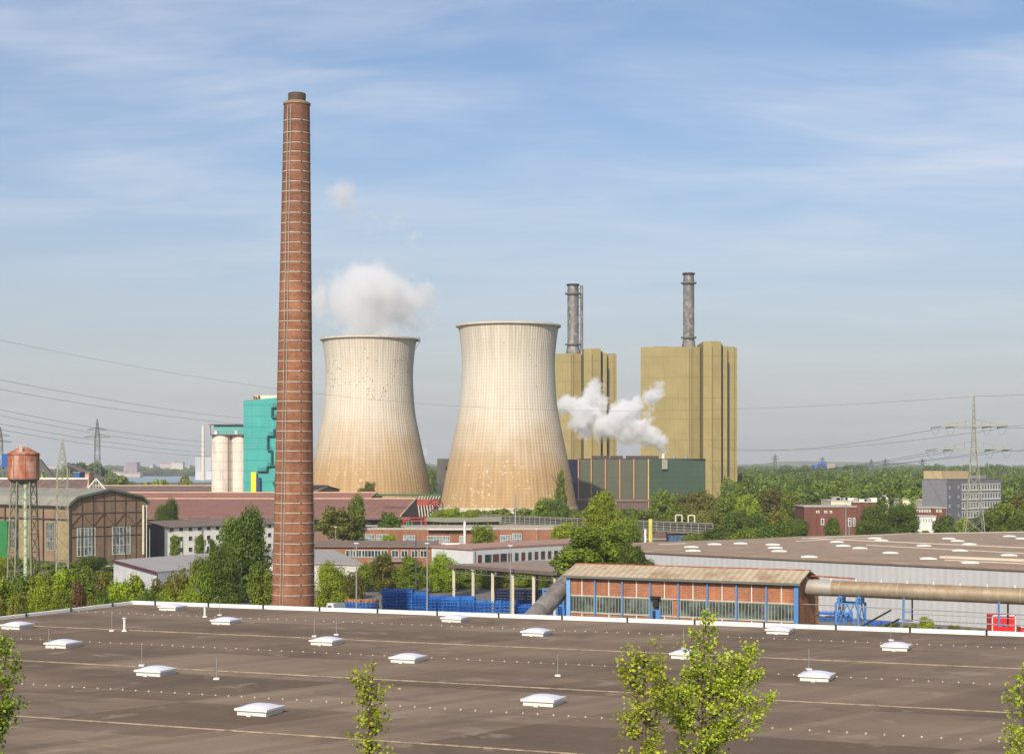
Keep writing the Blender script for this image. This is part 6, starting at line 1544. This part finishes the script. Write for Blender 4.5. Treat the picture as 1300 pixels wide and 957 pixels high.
# left middle distance
for i, (px, yt, w_, Y, mt) in enumerate(((96, 585, 42, 1500, 'leafdark'), (110, 584, 46, 1500, 'leafdark'), (124, 586, 36, 1520, 'leafdark'), (136, 600, 26, 1150, 'leaf'), (150, 599, 26, 1150, 'leaf'), (122, 604, 24, 1050, 'leafdark'), (192, 607, 22, 950, 'leafbright'), (204, 606, 22, 960, 'leafbright'), (233, 601, 20, 980, 'leafolive'), (240, 608, 18, 950, 'leaf'), (256, 610.5, 18, 940, 'leaf'), (176, 611, 22, 930, 'leaf'), (164, 612, 22, 900, 'leafolive'), (60, 600, 26, 900, 'leafbright'), (82, 600, 26, 920, 'leaf'), (548, 596, 22, 1250, 'leafdark'), (556, 600, 20, 1200, 'leafdark'), (541, 604, 18, 1150, 'leaf'))):
    w_ *= 1.15; T('broadleaf_tree', {'leaf': 'mid green', 'leafolive': 'olive', 'leafbright': 'light green', 'leafdark': 'hazy dark'}[mt]+' distant tree, '+ORD[i if i < 15 else i-15]+(' along the near river bank' if i < 15 else ' in the gap between the cooling towers'), px, yt, w_, Y, mt, 'bush', 'far', i % 6, .0)

# forest as one mass (far woods)
def forest(name, label, seed, regions, mat):
    r = np.random.default_rng(seed); Q = []; Tn = []
    for (n, y0, y1, p0, p1, hmin, hmax, rmin, rmax, dens) in regions:
        for i in range(n):
            Y = y0*(y1/y0)**r.uniform(); px = r.uniform(p0, p1); x = X(px, Y)
            q, tn = proto_arr('bush' if r.uniform() < .6 else 'round', dens, int(r.integers(0, 8)))
            h = r.uniform(hmin, hmax); rad = r.uniform(rmin, rmax); a = r.uniform(0, 6.28)
            ca, sa = math.cos(a), math.sin(a); v = q.reshape(-1, 3)
            w_ = np.stack([(v[:, 0]*ca-v[:, 1]*sa)*rad+x, (v[:, 0]*sa+v[:, 1]*ca)*rad+Y, v[:, 2]*h/1.8], axis=1)
            Q.append(w_.reshape(-1, 4, 3)); Tn.append(np.clip(tn*.7+r.uniform(-.1, .4), 0, 1))
    me = quads_mesh(name, np.concatenate(Q), np.concatenate(Tn), mat); o = bpy.data.objects.new(name, me); COL.objects.link(o); return tag(o, label, kind='stuff')
forest('forest', 'wide mixed green woods reaching to the horizon', 5, [
    (230, 640, 1000, 925, 1330, 9, 15.5, 5, 8, 'far'), (420, 1000, 1800, 920, 1330, 11, 18, 6, 10, 'vfar'), (650, 1800, 4200, 900, 1340, 13, 22, 11, 20, 'vfar'), (330, 4200, 7000, 800, 1340, 18, 26, 22, 40, 'vfar')], M['leaffar'])
forest('river_woods', 'hazy woods on the river banks behind the town', 6, [
    (90, 1300, 2100, -20, 160, 10, 16, 7, 11, 'vfar'), (30, 1500, 2100, 530, 570, 12, 17, 7, 11, 'vfar'), (260, 3720, 4100, -20, 300, 10, 22, 14, 26, 'vfar'), (200, 4300, 6800, -40, 620, 18, 27, 22, 40, 'vfar'), (60, 2100, 4000, 525, 575, 14, 24, 12, 20, 'vfar'), (40, 880, 1250, -30, 130, 8, 12, 5, 8, 'vfar'), (130, 3900, 6500, 560, 960, 16, 25, 20, 35, 'vfar')], M['leaffar'])
forest('yard_scrub', 'low scrub growing between the factory yards', 8, [
    (60, 300, 345, 60, 200, 1, 2.5, 1.5, 3, 'far'), (130, 520, 700, 560, 1000, 3, 6, 3, 5, 'far'), (50, 300, 330, 440, 620, 1, 3, 1.5, 3, 'far'), (60, 380, 520, 1000, 1300, 2, 4, 2, 4, 'far')], M['leaf'])

# treetops of the trees standing in front of the dark roof, near the viewer
def sprig(label, px, ytop, Y, wpx, ybot, n, mat, seed, shape):
    r = np.random.default_rng(seed); m = Y/FPX; x0 = X(px, Y); ztop = H-(ytop-HY)*m; zbot = ZR-.0
    o = thing('young_tree', label, 'tree', (x0, Y, 0)); o0 = Vector((x0, Y, 0))
    tw = MB(); Q = []; Tn = []
    tips = []
    top_y = min(q[1] for q in shape); rl = random.Random(seed)
    low = [(rl.uniform(-1, 1)*wpx*(.32+.25*k/14), max(q[1] for q in shape)+8+k*11) for k in range(15)]
    for (dx, yt) in list(shape)+low:
        by = yt+18+abs(dx)*.75; base = Vector((x0+r.uniform(-.05, .05), Y+r.uniform(-.1, .1), H-(by-HY)*m)); tip = Vector((x0+dx*m, Y+r.uniform(-.9, .9)*min(1, abs(dx)/30+.3), H-(yt-HY)*m))
        mid = base.lerp(tip, .5)+Vector((dx*m*.12, 0, -.1)); tw.tube(base, mid, .03, 5, .02); tw.tube(mid, tip, .02, 5, .006)
        tips.append((base, mid, tip))
        L_ = (tip-base).length
        for j in range(int(L_*7)):
            u = r.uniform(.15, 1); p = base.lerp(mid, u*2) if u < .5 else mid.lerp(tip, u*2-1)
            a = r.uniform(0, 6.28); ln = .75*(1.15-u)*r.uniform(.4, 1)+.12
            e = p+Vector((math.cos(a)*ln, math.sin(a)*ln, r.uniform(0, .55)*ln+.08)); tw.tube(p, e, .012, 4, .004)
            for k in range(int(24+20*ln)):
                q = p.lerp(e, r.uniform(.15, 1.1))+Vector(r.normal(size=3)*.10)
                nn = r.normal(size=3)+np.array([0, -.3, .5]); nn /= np.linalg.norm(nn); aa = np.cross(nn, r.normal(size=3)); aa /= np.linalg.norm(aa); bb = np.cross(nn, aa)
                s = r.uniform(.028, .072); c_ = np.array(q-o0)
                Q.append(np.stack([c_-aa*s, c_-bb*s*.8-aa*s*.2, c_+aa*s*1.1, c_+bb*s*.8-aa*s*.2])); Tn.append(np.clip(r.normal()*.33+.5, 0, 1))
    t1 = tw
    zt_ = H-(top_y+6-HY)*m; t1.tube((x0, Y, 0), (x0, Y, zt_-3), .10, 8, .07); t1.tube((x0, Y, zt_-3), (x0, Y, zt_), .07, 8, .012)
    t1.build('trunk', M['bark'], o)
    c = bpy.data.objects.new('crown', quads_mesh('crown', np.array(Q), np.array(Tn), M[mat])); COL.objects.link(c); c.parent = o
    return o
sprig('bright yellow green treetop sticking up before the dark roof, the widest one', 893, 784, 52, 150, 900, 0, 'leafyellow', 1,
      [(3, 784), (-6, 806), (12, 800), (-18, 830), (22, 838), (-30, 852), (40, 836), (55, 832), (70, 822), (-40, 866), (-12, 846), (30, 852), (0, 830), (48, 858), (66, 850), (-50, 880), (10, 860), (80, 880), (-28, 880), (58, 885), (-5, 880)])
sprig('thinner yellow green treetop beside the widest one', 818, 817, 50, 60, 905, 0, 'leafyellow', 2, [(8, 816), (-6, 832), (-28, 838), (20, 838), (0, 845), (-20, 862), (14, 860), (30, 870)])
sprig('leafy twig rising at the picture edge of the dark roof, chimney side', -4, 812, 50, 50, 905, 0, 'leaf', 3, [(4, 812), (14, 826), (-8, 830), (22, 848), (10, 856), (-10, 850), (26, 872), (2, 875)])
sprig('tiny leafy tip poking up below the lone dome skylight bay', 470, 851, 50, 26, 895, 0, 'leafyellow', 4, [(2, 850), (-8, 862), (10, 864), (0, 880)])
sprig('leafy tip at the picture edge past the last dome skylight', 1300, 850, 50, 30, 895, 0, 'leafyellow', 5, [(-2, 850), (-10, 862), (6, 852), (-4, 880)])

# ================================================================ STEAM
def steam(name, label, blobs, Y, dens, nscale, nz, seed, grow=1.18, thr=.30, vox=2.0, edge=.5, col=(.97, .97, .98)):
    """blobs: (px, py, radius px, strength, depth offset)"""
    m = Y/FPX; t = NT(name); t.t.nodes.remove(t.b)
    v = t.coord()
    n3 = t.n('ShaderNodeTexNoise'); t.l(v, n3.inputs['Vector']); n3.inputs['Scale'].default_value = nscale; n3.inputs['Detail'].default_value = 7; n3.inputs['Roughness'].default_value = .66
    off = t.n('ShaderNodeVectorMath', operation='SUBTRACT'); t.l(n3.outputs['Color'], off.inputs[0]); off.inputs[1].default_value = (.5, .5, .5)
    sc = t.n('ShaderNodeVectorMath', operation='SCALE'); t.l(off.outputs[0], sc.inputs[0]); sc.inputs['Scale'].default_value = nz
    wv = t.n('ShaderNodeVectorMath', operation='ADD'); t.l(v, wv.inputs[0]); t.l(sc.outputs[0], wv.inputs[1])
    tot = None; bm = bmesh.new()
    for (px, py, r_, s, dy) in blobs:
        c = P(px, py, Y)+Vector((0, dy, 0)); R_ = r_*m*grow
        d = t.n('ShaderNodeVectorMath', operation='DISTANCE'); t.l(wv.outputs[0], d.inputs[0]); d.inputs[1].default_value = c
        g = t.rng(d.outputs['Value'], 0, R_*1.15, s, 0)
        tot = g if tot is None else t.math('MAXIMUM', tot, g)
        bmesh.ops.create_icosphere(bm, subdivisions=2, radius=R_*1.15, matrix=Matrix.Translation(c))
    fine = n3.outputs['Fac']
    e = t.math('SUBTRACT', tot, t.math('MULTIPLY', t.rng(fine, .3, .7), thr))
    den = t.math('MULTIPLY', t.rng(e, .0, edge, 0, 1, True), dens)
    pv = t.n('ShaderNodeVolumePrincipled'); pv.inputs['Color'].default_value = (*col, 1); pv.inputs['Anisotropy'].default_value = .1; t.l(den, pv.inputs['Density'])
    t.l(pv.outputs[0], t.out.inputs['Volume'])
    me = bpy.data.meshes.new(name); bm.to_mesh(me); bm.free(); me.materials.append(t.m); o = bpy.data.objects.new(name, me); COL.objects.link(o)
    md = o.modifiers.new('merge', 'REMESH'); md.mode = 'VOXEL'; md.voxel_size = vox
    return tag(o, label, 'steam', kind='stuff')
steam('tower_steam', 'big soft white steam cloud drifting off the cooling tower behind the brick chimney',
      [(450, 425, 26, .75, 0), (488, 425, 28, .75, -6), (470, 400, 36, .95, 0), (445, 378, 42, 1.0, 6), (478, 372, 46, 1.0, -4), (462, 356, 34, .95, 4), (500, 388, 32, .8, 4), (522, 378, 26, .55, 0), (537, 372, 22, .62, 6), (530, 392, 24, .58, 0), (520, 400, 26, .8, 0), (410, 380, 26, .9, 0), (530, 384, 26, .8, 0), (514, 372, 26, .8, 3), (415, 372, 24, .7, 0), (412, 392, 22, .65, 0), (505, 412, 24, .55, 0), (428, 408, 24, .6, 0)], 780, .16, .055, 26, 2.0, grow=1.36, thr=.56, vox=2.4, edge=.55)
steam('steam_wisp', 'faint torn wisps of steam high above the cooling tower cloud',
      [(430, 247, 24, .55, 0), (445, 258, 20, .4, 0), (480, 272, 20, .38, 0), (500, 290, 20, .3, 0), (520, 305, 16, .36, 0), (527, 316, 13, .36, 0), (415, 262, 16, .35, 0), (470, 300, 22, .27, 0)], 780, .16, .05, 22, 5.0, grow=1.3, thr=.30, vox=2.2, edge=.5)
steam('vent_steam', 'bright white billowing steam blowing from the dark green hall roof across the boiler house',
      [(843, 572, 6, 1.0, 0), (838, 562, 9, 1.0, 0), (826, 552, 14, 1.0, 0), (812, 546, 17, 1.0, 0), (795, 548, 17, 1.0, 0), (785, 532, 18, 1.0, 0), (798, 520, 16, .95, 2), (812, 512, 14, .8, 4), (826, 502, 14, .75, 6), (834, 494, 11, .6, 6), (820, 522, 11, .6, 4), (778, 545, 16, .95, 0), (765, 540, 18, .9, 2), (748, 530, 22, .9, 4), (732, 520, 20, .8, 6), (718, 514, 16, .65, 8), (752, 506, 18, .8, 6), (756, 490, 14, .65, 8), (765, 482, 10, .5, 8), (728, 538, 16, .6, 6), (742, 548, 14, .55, 4)], 905, .42, .12, 12, 9.0, grow=1.34, thr=.60, vox=1.8, edge=.26)
steam('far_steam', 'tiny white steam puff far away between the cooling towers', [(538, 577, 5, .9, 0), (540, 572, 4, .8, 0), (536, 570, 3, .7, 0)], 3150, .05, .02, 12, 3.0, thr=.25, vox=2.5)
